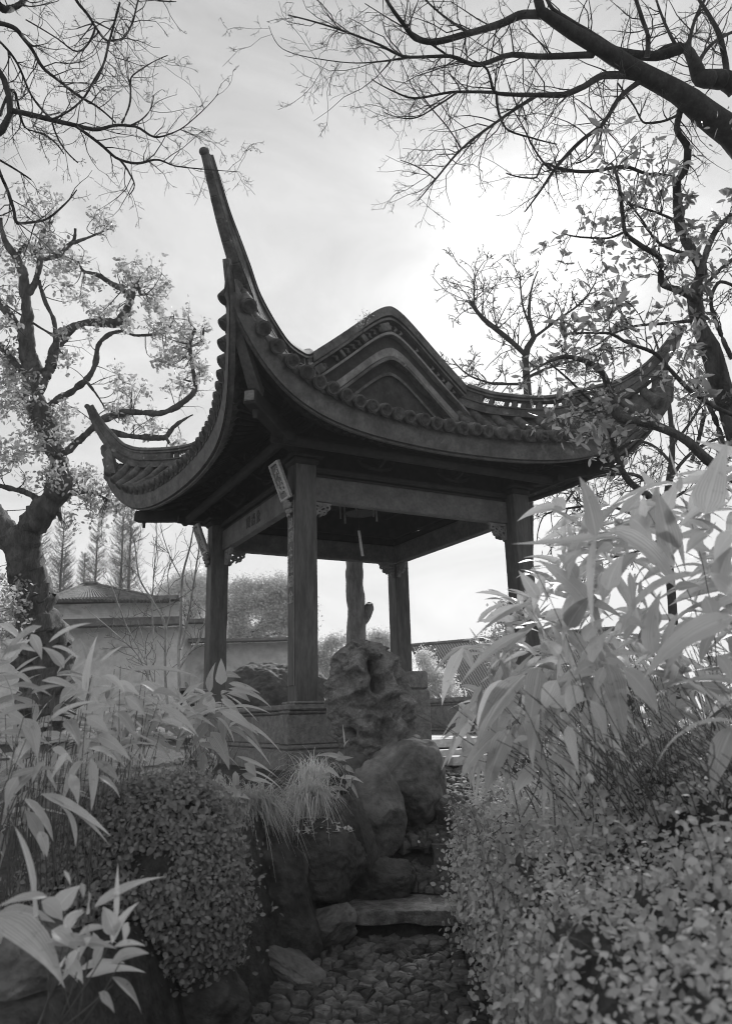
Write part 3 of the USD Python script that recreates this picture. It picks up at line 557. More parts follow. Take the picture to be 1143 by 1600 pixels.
G4 = [(0, -.5, 0, .5), (-.35, -.2, .35, -.2), (-.3, .05, -.02, .0), (.02, 0, .35, .4), (-.05, .05, -.4, .45)]
xf = -A0 - PQ - 0.004; nx = np.array([-1.0, 0, 0])
cp = part('couplet_strip', MB().box((xf + 0.002, -A0, 1.19), (0.010, 0.175, 2.02), bev=0.003), 'lacquered_wood', pav)
part('strip_edge', MB().box((xf - 0.002, -A0 - 0.08, 1.19), (0.006, 0.008, 2.02)).box((xf - 0.002, -A0 + 0.08, 1.19), (0.006, 0.008, 2.02)).box((xf - 0.002, -A0, 2.205), (0.006, 0.168, 0.010)), 'carved_wood', cp)
strokes(cp, 'character', (xf - 0.005, -A0, 2.14), np.array([0, -1.0, 0]), np.array([0, 0, -1.0]), nx, 0.125, [(0.06, G1), (0.225, G2), (0.39, G3), (0.56, G4), (0.72, G1), (0.88, G3), (1.04, G2)], 'worn_gilt', 0.16)
beam_l = pav + '/beam_003'
strokes(beam_l, 'character', (-BF - 0.003, 0.12, HB + BH * 0.52), np.array([0, -1.0, 0]), np.array([0, 0, -1.0]), nx, 0.15, [(0.0, [(x0 - 1.2, y0, x1 - 1.2, y1) for x0, y0, x1, y1 in G3]), (0.0, G1), (0.0, [(x0 + 1.2, y0, x1 + 1.2, y1) for x0, y0, x1, y1 in G2])], 'worn_ink', 0.17)
# carved plaques leaning out from the tops of the left pillars
def plaque(y, label):
    t = thing('carved_plaque', label, 'plaque', (-A0 - PQ, y, 1.95), )
    lo, hi = np.array([-A0 - PQ - 0.045, y, 2.17]), np.array([-A0 - PQ - 0.20, y, 2.575]); zd = unit(hi - lo); xd = np.array([0, 1.0, 0]); nd = np.cross(xd, zd); nd = nd if nd[0] < 0 else -nd; R = np.stack([xd, -nd, zd], 1); c = (lo + hi) / 2; H = np.linalg.norm(hi - lo); W = 0.235
    part('back_board', MB().box(c, (W, 0.03, H), R, 0.004), 'carved_wood', t)
    f = MB()
    for s in (-1, 1): f.box(c + R @ np.array([s * (W / 2 - 0.014), -0.024, 0]), (0.028, 0.026, H), R, 0.006).box(c + R @ np.array([0, -0.0235, s * (H / 2 - 0.014)]), (W - 0.057, 0.025, 0.028), R, 0.006)
    part('frame', f, 'gilt', t)
    r = np.random.default_rng(int(y * 10) + 50); cv = MB()
    for i in range(26):
        p = np.array([r.uniform(-0.075, 0.075), -0.017, r.uniform(-0.155, 0.155)]); ph = r.uniform(0, 6.28); L = r.uniform(0.02, 0.045); cr = r.uniform(-1, 1)
        cv.tube([c + R @ (p + np.array([L * k * math.cos(ph + cr * k), -0.006 * (1 - abs(k)), L * k * math.sin(ph + cr * k)])) for k in (-1, -0.4, 0.3, 1)], [0.004, 0.011, 0.010, 0.003], 5)
    part('carving', cv, 'gilt', t, True)
    br = MB()
    for k, (o, z, rr_) in enumerate(((0.05, 0.0, 0.06), (0.03, -0.06, 0.05), (0.06, 0.035, 0.045), (0.035, -0.11, 0.03))):
        s_ = trimesh.creation.icosphere(2, rr_); s_.vertices *= [0.8, 1.15, 0.8]; s_.vertices += nsub(s_.vertices, 25, k, 2)[:, None] * 0.03; s_.apply_translation([-A0 - PQ - o, y, 2.10 + z]); br.mesh(s_)
    part('bracket', br, 'carved_wood', t, True)
plaque(-A0, 'pale carved plaque leaning out above the writing on the near pillar')
plaque(A0, 'carved plaque leaning out from the leftmost pillar, seen edge on')
# hanging lantern with paper strips
lc = at(562, 800, 9.45); lt = thing('hanging_lantern', 'dark lattice lantern hung under the pavilion ceiling', 'lantern', (lc[0], lc[1], 2.9))
fr = MB(); hx = [np.array([lc[0] + 0.21 * math.cos(k * math.pi / 3), lc[1] + 0.21 * math.sin(k * math.pi / 3), 0]) for k in range(6)]
for k in range(6):
    a, b = hx[k], hx[(k + 1) % 6]
    for z in (2.30, 2.62): fr.bar(a + [0, 0, z], b + [0, 0, z], 0.02, 0.03)
    fr.bar(a + [0, 0, 2.30], a + [0, 0, 2.62], 0.022, 0.022, upv=np.array([1.0, 0, 0]))
    for j in (0.25, 0.5, 0.75): q = a * (1 - j) + b * j; fr.bar(q + [0, 0, 2.31], q + [0, 0, 2.61], 0.008, 0.008, upv=np.array([1.0, 0, 0]))
part('lattice_frame', fr, 'dark_wood', lt); part('hanging_rod', MB().tube([[lc[0], lc[1], 2.62], [lc[0], lc[1], 2.96]], 0.012, 6), 'dark_wood', lt)
part('base_plate', MB().tube([[lc[0], lc[1], 2.285], [lc[0], lc[1], 2.30]], 0.2, 6), 'dark_wood', lt)
for px, y0, y1 in ((531.5, 790, 811), (538.5, 790, 818), (556, 790, 806), (583, 790, 808), (588, 790, 815)):
    a, b = at(px - 1, y0 - 8, 9.25), at(px + 0.5, y1, 9.25); m = MB(); w = RIGHT * 0.011; e = FWD * 0.003; m.grid(np.array([[a - w - e, a + w - e, a + w + e, a - w + e], [b - w - e, b + w - e, b + w + e, b - w + e]]), closed=True); part('tassel', m, 'carved_wood', lt)
st = thing('paper_strip', 'pale narrow strip hanging on a thread below the lantern', 'strip', at(563, 850, 9.45))
P = np.array([at(560.5, 829, 9.45), at(562, 840, 9.45), at(564, 855, 9.46), at(566.5, 869, 9.44)]); w = RIGHT * 0.017; e = FWD * 0.002
part('strip', MB().grid(np.stack([P - w - e, P + w - e, P + w + e, P - w + e], 1), closed=True), 'gilt', st); part('thread', MB().tube([at(560.5, 829, 9.45), at(560, 805, 9.45)], 0.003, 4), 'twig', st)

# ------------------------------------------------------------------ terrace, parapets, piers
tp = thing('terrace', None, None); tag(stage.GetPrimAtPath(tp), kind='structure')
part('terrace_edge', MB().box((0, 0.12, -0.68), (3.5, 3.5, 0.42), bev=0.02), 'granite', tp)
for i in range(5):
    for j in range(5):
        part('paving_slab', MB().box((-1.10 + i * 0.55, -1.05 + j * 0.58, -0.43), (0.543, 0.573, 0.06), bev=0.006), 'paving', tp)
dstep = [(-0.38, 1.36, -1.50, 0.37, -0.445), (-0.30, 2.2, -1.93, 0.16, -0.545), (-0.25, 2.0, -2.20, 0.16, -0.60)]
for x0, x1, y, w, z in dstep:
    n = 3
    for k in range(n): part('paving_slab', MB().box((x0 + (x1 - x0) * (k + 0.5) / n, y, z), ((x1 - x0) / n - 0.008, w * 1.6, 0.09), bev=0.01), 'paving', tp)
def parapet(label, p0, p1, zt=0.0, zb=-0.85, inner=1):
    """A stone parapet from p0 to p1 with coping, moulded panel and plinth; p0 to p1 runs along its middle."""
    p0, p1 = np.asarray(p0, float), np.asarray(p1, float); d = p1 - p0; L = np.linalg.norm(d); x = np.array([d[0] / L, d[1] / L, 0]); y = np.cross(ZZ, x); R = np.stack([x, y, ZZ], 1); c = np.array([(p0[0] + p1[0]) / 2, (p0[1] + p1[1]) / 2, 0])
    t = thing('parapet', label, 'wall', (c[0], c[1], zb)); H = lambda z0, z1, w, b=0.012: MB().box(c + [0, 0, (z0 + z1) / 2], (L, w, z1 - z0), R, b)
    part('coping', H(zt - 0.065, zt - 0.004, 0.34, 0.015), 'granite', t); part('moulding', H(zt - 0.10, zt - 0.066, 0.29, 0.02), 'granite', t)
    part('panel', H(zt - 0.40, zt - 0.101, 0.25), 'granite', t); part('moulding', H(zt - 0.45, zt - 0.401, 0.30, 0.018), 'granite', t); part('plinth', H(zb, zt - 0.452, 0.36, 0.02), 'granite', t); return t
PX = at(641, 1120, 7.95)
parapet('stone parapet under the near pillar with moulded coping', (-1.72, -A0, 0), (-0.42, -A0, 0))
parapet('left stone parapet running back from the near pillar', (-A0, -1.30, 0), (-A0, 1.72, 0))
parapet('back stone parapet behind the pavilion floor, left of the far pillar', (-1.32, A0, 0), (1.72, A0, 0), 0.0)
parapet('far right stone parapet seen between the pier and the bamboo', (A0, -1.7, 0), (A0, 1.32, 0), 0.085)
def pier(label, c, w, zt, zb):
    t = thing('stone_pier', label, 'pier', (c[0], c[1], zb)); c = np.array([c[0], c[1], 0])
    part('cap', MB().box(c + [0, 0, zt - 0.09], (w * 0.94, w * 0.94, 0.18), bev=0.02), 'granite', t); part('shaft', MB().box(c + [0, 0, (zt - 0.182 + zb + 0.142) / 2], (w * 1.02, w * 1.02, zt - 0.182 - zb - 0.142), bev=0.02), 'granite', t)
    part('plinth', MB().box(c + [0, 0, zb + 0.07], (w * 1.2, w * 1.2, 0.14), bev=0.02), 'granite', t)
pc = at(648, 1120, 7.75); pier('square stone pier half hidden by the scholar rock', pc, 0.24, 0.29, -0.56)
# ------------------------------------------------------------------ plants
def blade(p0, p1, w, sag, nrm, fold=0.18, n=9, roll=0.0, base=0.16):
    """One long leaf from p0 to p1: w wide at its broadest, its midrib bowed by the vector sag, facing nrm."""
    p0, p1, sag = np.asarray(p0, float), np.asarray(p1, float), np.asarray(sag, float); s = np.linspace(0, 1, n)
    mid = p0 + (p1 - p0) * s[:, None] + sag * (4 * s * (1 - s))[:, None]
    t = unit(np.gradient(mid, axis=0)); nr = np.asarray(nrm, float); sd = unit(np.cross(t, nr)); nn = np.cross(sd, t)
    if roll: ang = roll * (s - 0.3); sd2 = sd * np.cos(ang)[:, None] + nn * np.sin(ang)[:, None]; nn = np.cross(sd2, t); sd = sd2
    prof = np.sin(np.clip(s / base, 0, 1) * np.pi / 2) ** 0.8 * (1 - np.clip((s - base) / (1 - base), 0, 1) ** 1.55) ** 1.08 * (1.0 + 0.05 * np.sin(s * 9 + w * 900)) ; prof = prof / prof.max(); prof[0] = 0.06; prof[-1] = 0.0
    c = np.array([-1, -0.5, 0, 0.5, 1.0]); h = np.array([0.8, 0.62, 0, 0.62, 0.8]) * fold
    P = mid[:, None] + (w / 2 * prof)[:, None, None] * (c[None, :, None] * sd[:, None] + h[None, :, None] * nn[:, None])
    U = np.stack(np.meshgrid(s, (c + 1) / 2, indexing='ij')[::-1], -1)
    return P, U.reshape(-1, 2)
def add_blades(par, blades, name, m, limit=300):
    """The largest as parts, the rest as one part."""
    for P, U in blades[:limit]: part(name, MB().grid(P, uv=U), m, par, True)
    if len(blades) > limit:
        mb = MB()
        for P, U in blades[limit:]: mb.grid(P, uv=U)
        part('small_leaves', mb, m, par, True, kind='stuff')
def traced(rows, ox, oy, sc, depth, seed, jd=0.18, bow=0.06):
    """Leaves traced in the photograph: (x0, y0, x1, y1, width) each given its own depth in the clump."""
    r = np.random.default_rng(seed); out = []
    for row in rows:
        x0, y0, x1, y1, w = row[:5]; dd = depth(ox + x0 / sc) if callable(depth) else depth
        d0 = dd + r.normal() * jd * 0.6; L = math.hypot(x1 - x0, y1 - y0) / sc * d0 / FPX; d1 = d0 + np.clip(r.normal(-0.15, 0.45), -0.7, 0.7) * L
        p0, p1 = at(ox + x0 / sc, oy + y0 / sc, d0), at(ox + x1 / sc, oy + y1 / sc, d1)
        t = unit(p1 - p0); toC = unit(EYE - p0); nr = unit(toC * 0.80 + ZZ * 0.55 + r.normal(size=3) * 0.28); nr = nr - (nr @ t) * t
        b = row[5] if len(row) > 5 else bow * (0.6 + 0.8 * r.random()); upn = ZZ - (ZZ @ t) * t
        out.append(blade(p0, p1, w / sc * d0 / FPX * 1.02, unit(upn) * b * L + unit(nr) * 0.03 * L, nr, fold=r.uniform(0.15, 0.6), roll=r.normal() * 0.45, base=r.uniform(0.22, 0.36)))
    return out
def random_leaves(n, centre, seed, Lr, wr, up=0.1, toward=0.5, n_seg=7):
    """centre(r) gives a point of the clump; leaves leave it in fans."""
    r = np.random.default_rng(seed); out = []
    while len(out) < n:
        c, heading = centre(r); k = r.integers(2, 6)
        for _ in range(k):
            h = unit(heading + r.normal(size=3) * [0.7, 0.7, 0.45] + [0, 0, up]); L = r.uniform(*Lr); w = L * r.uniform(*wr); p1 = c + h * L + [0, 0, -L * r.uniform(0.0, 0.5)]
            nr = unit(ZZ * 0.7 + unit(EYE - c) * toward + r.normal(size=3) * 0.35); t = unit(p1 - c); nr = nr - (nr @ t) * t
            out.append(blade(c, p1, w, np.array([0, 0, L * r.uniform(0.02, 0.12)]), nr, fold=r.uniform(0.15, 0.6), n=n_seg, roll=r.normal() * 0.7, base=r.uniform(0.2, 0.36)))
    return out[:n]
def culms(par, rows, m='culm', rad=0.004):
    mb = MB()
    for p0, p1, bend in rows: mb.tube(resample([p0, (p0 + p1) / 2 + bend, p1], 6), np.linspace(rad * 1.2, rad * 0.6, 6), 5, cap=False)
    part('culms', mb, m, par, True, kind='stuff')
# --- right bamboo
Z6 = [(660,270,600,55,78),(745,180,858,78,60,-.06),(930,335,875,105,88),(1045,190,1128,-70,105),(830,205,832,120,30),(690,262,360,295,36,-.05),(700,245,945,455,95,.09),(650,540,455,352,80),(455,490,385,390,44),(445,500,220,640,26),(410,608,182,790,46,.05),(190,660,113,872,42),(186,660,72,780,18),(192,668,226,752,32),(410,760,235,1030,88,.05),(345,950,180,1132,66,.06),(355,955,268,1185,82,.03),(430,1112,372,1190,48),(460,735,418,985,86),(705,722,765,1005,86,.05),(690,735,662,830,40),(755,735,882,900,72,.07),(1150,555,825,780,88,.07),(1040,398,738,655,44,.16),(1150,380,1052,402,60),(1150,470,1058,398,72),(960,768,1150,872,62,.05),(1090,688,1150,802,52),(1150,925,870,1090,46,.13),(1150,940,1072,1190,84),(1150,250,1080,362,62),(865,690,892,460,72),(745,375,682,505,82),(1120,130,952,242,52),(902,690,950,540,44),(480,562,590,545,50),(480,415,440,545,36),(660,260,652,610,30),(780,395,796,545,30),(940,455,1045,452,40),(500,872,640,848,44),(955,110,962,38,22),(655,722,580,765,50),(530,690,470,640,52),(228,920,132,1085,24),(240,1030,155,1082,36),(228,918,172,886,28),(366,1000,440,985,30),(240,575,350,500,30),(262,575,430,505,34),(290,740,330,700,14),(420,680,330,720,18),(560,590,640,480,66),(620,640,690,560,60),(520,780,470,900,70),(600,800,560,900,64),(640,850,690,1000,50),(820,420,850,540,58),(880,520,830,660,62),(1000,560,950,700,66),(1050,480,1090,600,60),(990,300,1080,330,44),(1060,260,980,330,50),(1100,430,1150,300,70),(780,200,860,290,60),(720,300,640,350,44),(700,460,760,330,72),(590,430,520,330,60),(540,380,640,320,56),(460,900,440,1100,52),(440,1000,480,1150,40),(330,1010,300,1150,46),(400,930,440,1080,60),(560,940,600,1120,46),(350,780,240,960,60),(620,250,560,430,46),(590,470,540,640,60),(680,620,640,740,50),(1080,600,1030,730,44),(980,620,900,780,40),(740,560,850,600,40),(760,640,840,560,36),(870,250,960,300,54),(905,200,960,60,44),(820,330,740,430,60)]
rb = thing('bamboo', 'large pale broad leaved bamboo clump on the right, in front of the right pillar', 'bamboo', gp(1.35, 2.9, -0.6))
dR = lambda px: float(np.interp(px, [680, 760, 900, 1143], [3.3, 3.0, 2.55, 2.15]))
bl = traced(Z6, 640, 720, 2.272, dR, 61)
def cR(r):
    px = r.uniform(760, 1220); py = r.uniform(np.interp(px, [740, 820, 900, 1000, 1200], [1040, 930, 830, 780, 700]), 1120); d = dR(px) + r.uniform(0.4, 1.1)
    return at(px, py, d), unit(np.array([r.normal(), r.normal(), 0.1]) - 0.2 * GF - 0.3 * GR)
bl += random_leaves(420, cR, 62, (0.16, 0.29), (0.14, 0.19))
def cR2(r):
    px = r.uniform(715, 960); py = r.uniform(np.interp(px, [715, 800, 960], [1090, 1000, 960]), 1190); d = dR(px) + r.uniform(0.3, 1.0)
    return at(px, py, d), unit(np.array([r.normal() * 0.5, r.normal() * 0.5, -0.9]) - 0.3 * GF - 0.5 * GR)
def cR3(r):
    px = r.uniform(880, 1220); py = r.uniform(790, 1010); d = dR(px) + r.uniform(0.35, 0.9)
    return at(px, py, d), unit(np.array([r.normal(), r.normal(), 0.0]) - 0.4 * GF - 0.3 * GR)
bl += random_leaves(150, cR3, 163, (0.17, 0.29), (0.15, 0.2))
bl += random_leaves(150, cR2, 162, (0.15, 0.26), (0.14, 0.19), up=-0.5)
def cR4(r):
    px = r.uniform(900, 1290); py = r.uniform(985, 1190); d = dR(px) + r.uniform(0.9, 1.7)
    return at(px, py, d), unit(np.array([r.normal(), r.normal(), -0.2]))
bl += random_leaves(260, cR4, 164, (0.16, 0.28), (0.14, 0.19), up=-0.2)
add_blades(rb, bl, 'leaf', 'bamboo_leaf')
r = np.random.default_rng(63); rows = []
for i in range(170):
    px = r.uniform(790, 1240); d = dR(px) + r.uniform(0.0, 0.9); b = at(px + r.uniform(-30, 110), r.uniform(1210, 1290), d); tp_ = at(px - 60 + r.normal() * 35, r.uniform(1060, 1185), d - r.uniform(0, 0.3)); rows.append((b, tp_, GR * r.uniform(0, 0.05)))
for (x0, y0, x1, y1) in ((1100, 1000, 985, 870), (1090, 900, 1060, 760), (1000, 1130, 880, 960), (960, 1100, 830, 955), (900, 1000, 830, 880), (1080, 880, 1000, 780)): rows.append((at(x0 + 30, y0 + 160, 2.75), at(x1, y1, 2.6), GR * 0.03))
for i in range(150):
    px = r.uniform(900, 1290); d = dR(px) + r.uniform(0.9, 1.7); rows.append((at(px + r.uniform(-10, 60), 1235, d), at(px - 30 + r.normal() * 30, r.uniform(960, 1080), d), GR * 0.02))
culms(rb, rows, rad=0.0019)
# --- left bamboo
Z5 = [(160,70,0,205,72),(188,132,355,58,18),(330,345,375,102,58),(382,205,472,145,20),(345,220,305,115,26),(200,150,330,232,62),(245,232,160,150,56),(0,412,165,375,36),(300,295,228,372,60),(480,245,772,270,22),(512,285,692,382,56,.08),(540,290,628,362,60),(350,508,300,592,56),(338,540,452,590,36),(350,578,350,785,56),(372,590,458,672,50),(380,650,462,735,36),(158,715,428,880,38,.05),(185,722,422,915,24,.05),(90,735,205,900,82,.05),(-5,672,245,618,30),(132,620,15,800,78),(318,590,240,752,82),(262,560,190,685,52),(55,682,155,620,36),(372,490,505,590,64,.08),(430,400,390,482,44),(450,400,528,525,72,.08),(498,470,622,532,20),(100,425,145,585,84),(252,430,305,540,72),(-5,480,205,532,40),(180,442,385,360,24),(602,380,765,500,46,.08),(650,400,722,482,40),(620,430,752,492,30),(0,60,80,130,60),(20,200,100,120,44),(120,100,160,200,40),(60,260,180,230,40),(160,280,300,320,60),(40,300,200,340,50),(230,350,360,330,36),(400,260,480,330,44),(440,290,540,340,56),(480,340,560,420,60),(200,400,320,440,56),(330,420,420,480,60),(120,500,60,600,70),(200,540,280,600,50),(20,560,100,640,56),(70,650,20,760,60),(100,780,170,960,70),(230,760,290,920,60),(150,860,180,960,40),(560,330,660,330,50),(590,320,700,360,40),(380,340,500,300,30),(30,400,120,470,50),(270,640,300,760,60),(170,590,120,700,56),(700,380,760,420,44),(420,520,470,600,44),(310,400,440,380,34),(120,330,240,300,30),(10,130,140,170,50)]
lb1 = thing('bamboo', 'pale broad leaved bamboo clump on the left above the ivy covered rock', 'bamboo', gp(-1.15, 3.2, -0.7))
dL = lambda px: float(np.interp(px, [0, 150, 320], [2.7, 2.95, 3.7]))
bl = traced([(*z[:4], z[4] * (0.72 if z[4] > 40 else 0.95), *z[5:]) for z in Z5], 0, 950, 2.461, dL, 64)
def cL(r):
    px = r.uniform(-60, 320); py = r.uniform(np.interp(px, [0, 200, 320], [1010, 1075, 1100]), np.interp(px, [0, 180, 320], [1320, 1190, 1140])); d = dL(px) + r.uniform(0.35, 1.1)
    return at(px, py, d), unit(np.array([r.normal(), r.normal(), 0.1]) - 0.5 * GF + 0.4 * GR)
bl += random_leaves(420, cL, 65, (0.13, 0.24), (0.12, 0.17)); add_blades(lb1, bl, 'leaf', 'bamboo_leaf')
r = np.random.default_rng(66); rows = []
for i in range(120):
    px = r.uniform(-60, 250); d = dL(px) + r.uniform(0.1, 0.8); rows.append((at(px - r.uniform(0, 40), r.uniform(1360, 1440), d), at(px + r.normal() * 30, r.uniform(1040, 1250), d - r.uniform(0, 0.2)), -GR * r.uniform(0, 0.05)))
culms(lb1, rows, rad=0.0022)
Z5b = [(850,295,850,193,46),(805,325,830,208,34),(850,258,926,270,30),(790,342,826,410,46),(760,290,690,358,18),(880,290,1002,330,20),(880,310,1045,386,26),(872,330,962,362,42),(840,390,995,492,40,.06),(880,382,1045,410,18),(900,430,1008,552,20),(880,420,1085,562,16),(920,480,1044,612,15),(910,570,1086,670,18),(760,520,925,620,18),(810,478,882,625,56),(870,405,862,530,52),(760,390,748,505,46),(782,555,778,652,46),(720,350,782,345,36),(742,400,690,445,40),(920,620,1085,702,20),(840,640,852,722,36),(905,628,905,732,28),(842,715,965,740,46),(940,600,985,652,40),(800,380,700,420,30),(820,330,760,380,36),(850,350,930,430,30),(830,420,900,520,36),(880,460,960,520,24),(800,440,740,540,40),(720,450,680,560,36),(760,470,700,500,30),(930,640,1010,680,26),(960,660,1060,690,24)]
lb2 = thing('bamboo', 'smaller bamboo clump left of centre with drooping narrow leaves before the parapet', 'bamboo', gp(-1.05, 4.4, -0.9))
bl = traced(Z5b, 0, 950, 2.461, 4.45, 67)
bl += random_leaves(60, lambda r: (at(r.uniform(270, 360), r.uniform(1075, 1230), 4.6 + r.uniform(0, 0.5)), unit(np.array([r.normal(), r.normal(), 0]) + GR * 0.5)), 68, (0.12, 0.24), (0.13, 0.2)); add_blades(lb2, bl, 'leaf', 'bamboo_leaf')
r = np.random.default_rng(69); culms(lb2, [(at(r.uniform(270, 345), 1285, 4.6), at(r.uniform(270, 380), r.uniform(1080, 1200), 4.5 + r.uniform(0, 0.3)), GR * 0.02) for _ in range(40)], rad=0.0022)
Z5c = [(130,1190,55,838,100,.02),(-10,1185,250,1465,100,.08),(-10,1175,215,1212,52),(215,1165,312,1065,56),(360,1152,642,1034,34),(448,1205,453,982,18),(440,1262,395,1148,50),(430,1292,537,1130,46),(250,1232,322,1158,36),(428,1366,574,1330,40),(430,1420,545,1565,34,.06),(178,1288,452,1312,40),(330,1420,562,1404,30),(160,1128,242,1205,50),(260,1232,332,1168,36),(440,1302,562,1302,20),(245,1010,272,1072,12),(182,1112,-10,1152,26),(492,1210,478,1292,30),(350,1270,300,1380,44),(400,1300,360,1400,40),(200,1240,300,1320,60),(250,1350,320,1450,40),(380,1480,440,1560,30),(300,1260,420,1230,30),(330,1180,340,1090,36),(60,1200,180,1330,60),(310,1060,320,1120,20),(300,1330,240,1420,40)]
lb3 = thing('bamboo', 'nearest blurred bamboo sprigs in the bottom left corner with one broad upright leaf', 'bamboo', gp(-0.85, 2.1, -0.95))
bl = traced([(*z[:4], z[4] * 1.25, *z[5:]) for z in Z5c], 0, 950, 2.461, 2.1, 70, 0.12)
bl += random_leaves(24, lambda r: (at(r.uniform(0, 170), r.uniform(1400, 1600), 2.3 + r.uniform(0, 0.4)), unit(np.array([r.normal(), r.normal(), 0.3]) + GR * 0.3)), 71, (0.08, 0.16), (0.16, 0.22)); add_blades(lb3, bl, 'leaf', 'bamboo_leaf')
r = np.random.default_rng(72); culms(lb3, [(at(r.uniform(40, 140), 1640, 2.2), at(x, y, 2.12), GR * 0.01) for x, y in ((60, 1430), (130, 1420), (180, 1460), (175, 1540), (150, 1380), (70, 1440), (190, 1500), (100, 1470), (120, 1520))], rad=0.0025)
Z4s = [(545,300,405,280,24,.1),(500,292,578,284,18),(455,330,520,372,30),(520,370,620,392,22),(470,340,440,372,20),(515,285,515,255,40),(540,370,600,470,26),(500,440,440,470,18),(420,460,470,500,26),(540,230,530,140,6),(535,240,560,205,6),(470,420,560,430,24),(520,420,500,500,20),(490,350,410,372,16),(545,420,590,360,20),(530,320,580,350,22),(440,440,350,490,20),(380,430,330,470,18)]
sp = thing('bamboo', 'little bamboo sprig growing among the grass tufts in the middle', 'bamboo', gp(-0.15, 5.4, -0.95))
add_blades(sp, traced(Z4s, 340, 1080, 2.72, 5.35, 73, 0.08), 'leaf', 'bamboo_leaf')
culms(sp, [(at(530, 1290, 5.4), at(540, 1165, 5.35), GR * 0.01), (at(520, 1290, 5.4), at(515, 1200, 5.35), GR * 0.01), (at(535, 1290, 5.4), at(550, 1215, 5.3), GR * 0.01), (at(500, 1290, 5.4), at(490, 1240, 5.3), GR * 0.0)], rad=0.004)
# --- grass tufts
def tuft(label, px, py, d, n, L, seed, fall):
    r = np.random.default_rng(seed); c = at(px, py, d); t = thing('grass_tuft', label, 'grass', c); mb = MB()
    for i in range(n):
        ph = r.uniform(0, 6.283); h = np.array([math.cos(ph), math.sin(ph), 0]) * r.uniform(0.3, 1.1) + fall * 0.5 - GF * r.uniform(-0.1, 0.35); l = L * r.uniform(0.3, 1.25); b = c + np.array([r.normal(), r.normal(), 0]) * L * 0.18
        s = np.linspace(0, 1, 6)[:, None]; mid = b + h * l * 0.85 * s + ZZ * (l * (r.uniform(0.7, 1.5) * s - r.uniform(0.7, 1.7) * s ** 2.0)); sd = unit(np.cross(h, ZZ)); w = 0.0032 * (1 - s ** 2 * 0.9)
        mb.grid(np.stack([mid - sd * w, mid + sd * w], 1))
    part('blades', mb, 'grass_blade', t, True, kind='stuff')
tuft('broad pale grass tuft hanging over the dark rock face', 390, 1270, 4.8, 1500, 0.33, 81, GR * 0.4)
tuft('pale grass tuft below the little bamboo sprig', 482, 1250, 5.2, 1200, 0.28, 82, GR * 0.2)
tuft('combed grass tuft close to the parapet', 490, 1215, 5.9, 500, 0.30, 83, GR * -0.2)
tuft('grass tuft between the bamboo and the broad tuft', 345, 1262, 4.8, 500, 0.28, 84, GR * -0.2)
# --- ivy: many small leaves on a bank and on a rock
def small_leaves(P, N, L, seed, asp=0.62, spread=0.55):
    """Ovate leaves at points P: arrays of vertices (n, 8, 3) and the faces of one."""
    r = np.random.default_rng(seed); n = len(P); N = unit(N + r.normal(size=(n, 3)) * spread); T = unit(np.cross(N, r.normal(size=(n, 3)))); T = unit(T + np.array([0, 0, -0.35])); T = unit(T - (T * N).sum(1, keepdims=True) * N); S = np.cross(N, T)
    L = np.broadcast_to(L, (n,)) * r.uniform(0.65, 1.25, n); W = L * asp * r.uniform(0.85, 1.15, n)
    uvw = np.array([(0, 0, 0), (0.18, 0.36, 0.10), (0.5, 0.5, 0.13), (0.8, 0.30, 0.05), (1, 0, -0.06), (0.8, -0.30, 0.05), (0.5, -0.5, 0.13), (0.18, -0.36, 0.10), (0.5, 0, 0.0)])
    V = P[:, None] + (L[:, None] * uvw[None, :, 0])[..., None] * T[:, None] + (W[:, None] * uvw[None, :, 1])[..., None] * S[:, None] + (W[:, None] * uvw[None, :, 2])[..., None] * N[:, None]
    F = np.array([(8, 0, 1), (8, 1, 2), (8, 2, 3), (8, 3, 4), (8, 4, 5), (8, 5, 6), (8, 6, 7), (8, 7, 0)]); return V, F
def add_small(par, V, F, m, limit=300, name='leaf', rest='small_leaves', smooth=True):
    d = (V[:, 0] - EYE) @ FWD; px = 571.5 + FPX * ((V[:, 0] - EYE) @ RIGHT) / np.maximum(d, 0.1); py = 800 - FPX * ((V[:, 0] - EYE) @ UP) / np.maximum(d, 0.1)
    seen = (px > 0) & (px < 1143) & (py > 0) & (py < 1600) & (d > 0.5); size = np.linalg.norm(V[:, 0] - V[:, 4], axis=1) / d * seen; o = np.argsort(-size)
    for i in o[:limit]: part(name, MB().add(V[i], F), m, par, smooth)
    o = o[limit:]
    if len(o): part(rest, MB().add(V[o].reshape(-1, 3), (F[None] + (np.arange(len(o)) * V.shape[1])[:, None, None]).reshape(-1, 3)), m, par, smooth, kind='stuff')
def sample(mb, n, seed, keep=None):
    v, f, _ = mb.arrays(); m = trimesh.Trimesh(v, f, process=False); r = np.random.default_rng(seed); a = m.area_faces; i = r.choice(len(f), n, p=a / a.sum()); w = r.dirichlet([1, 1, 1], n)
    return (m.triangles[i] * w[:, :, None]).sum(1), m.face_normals[i]
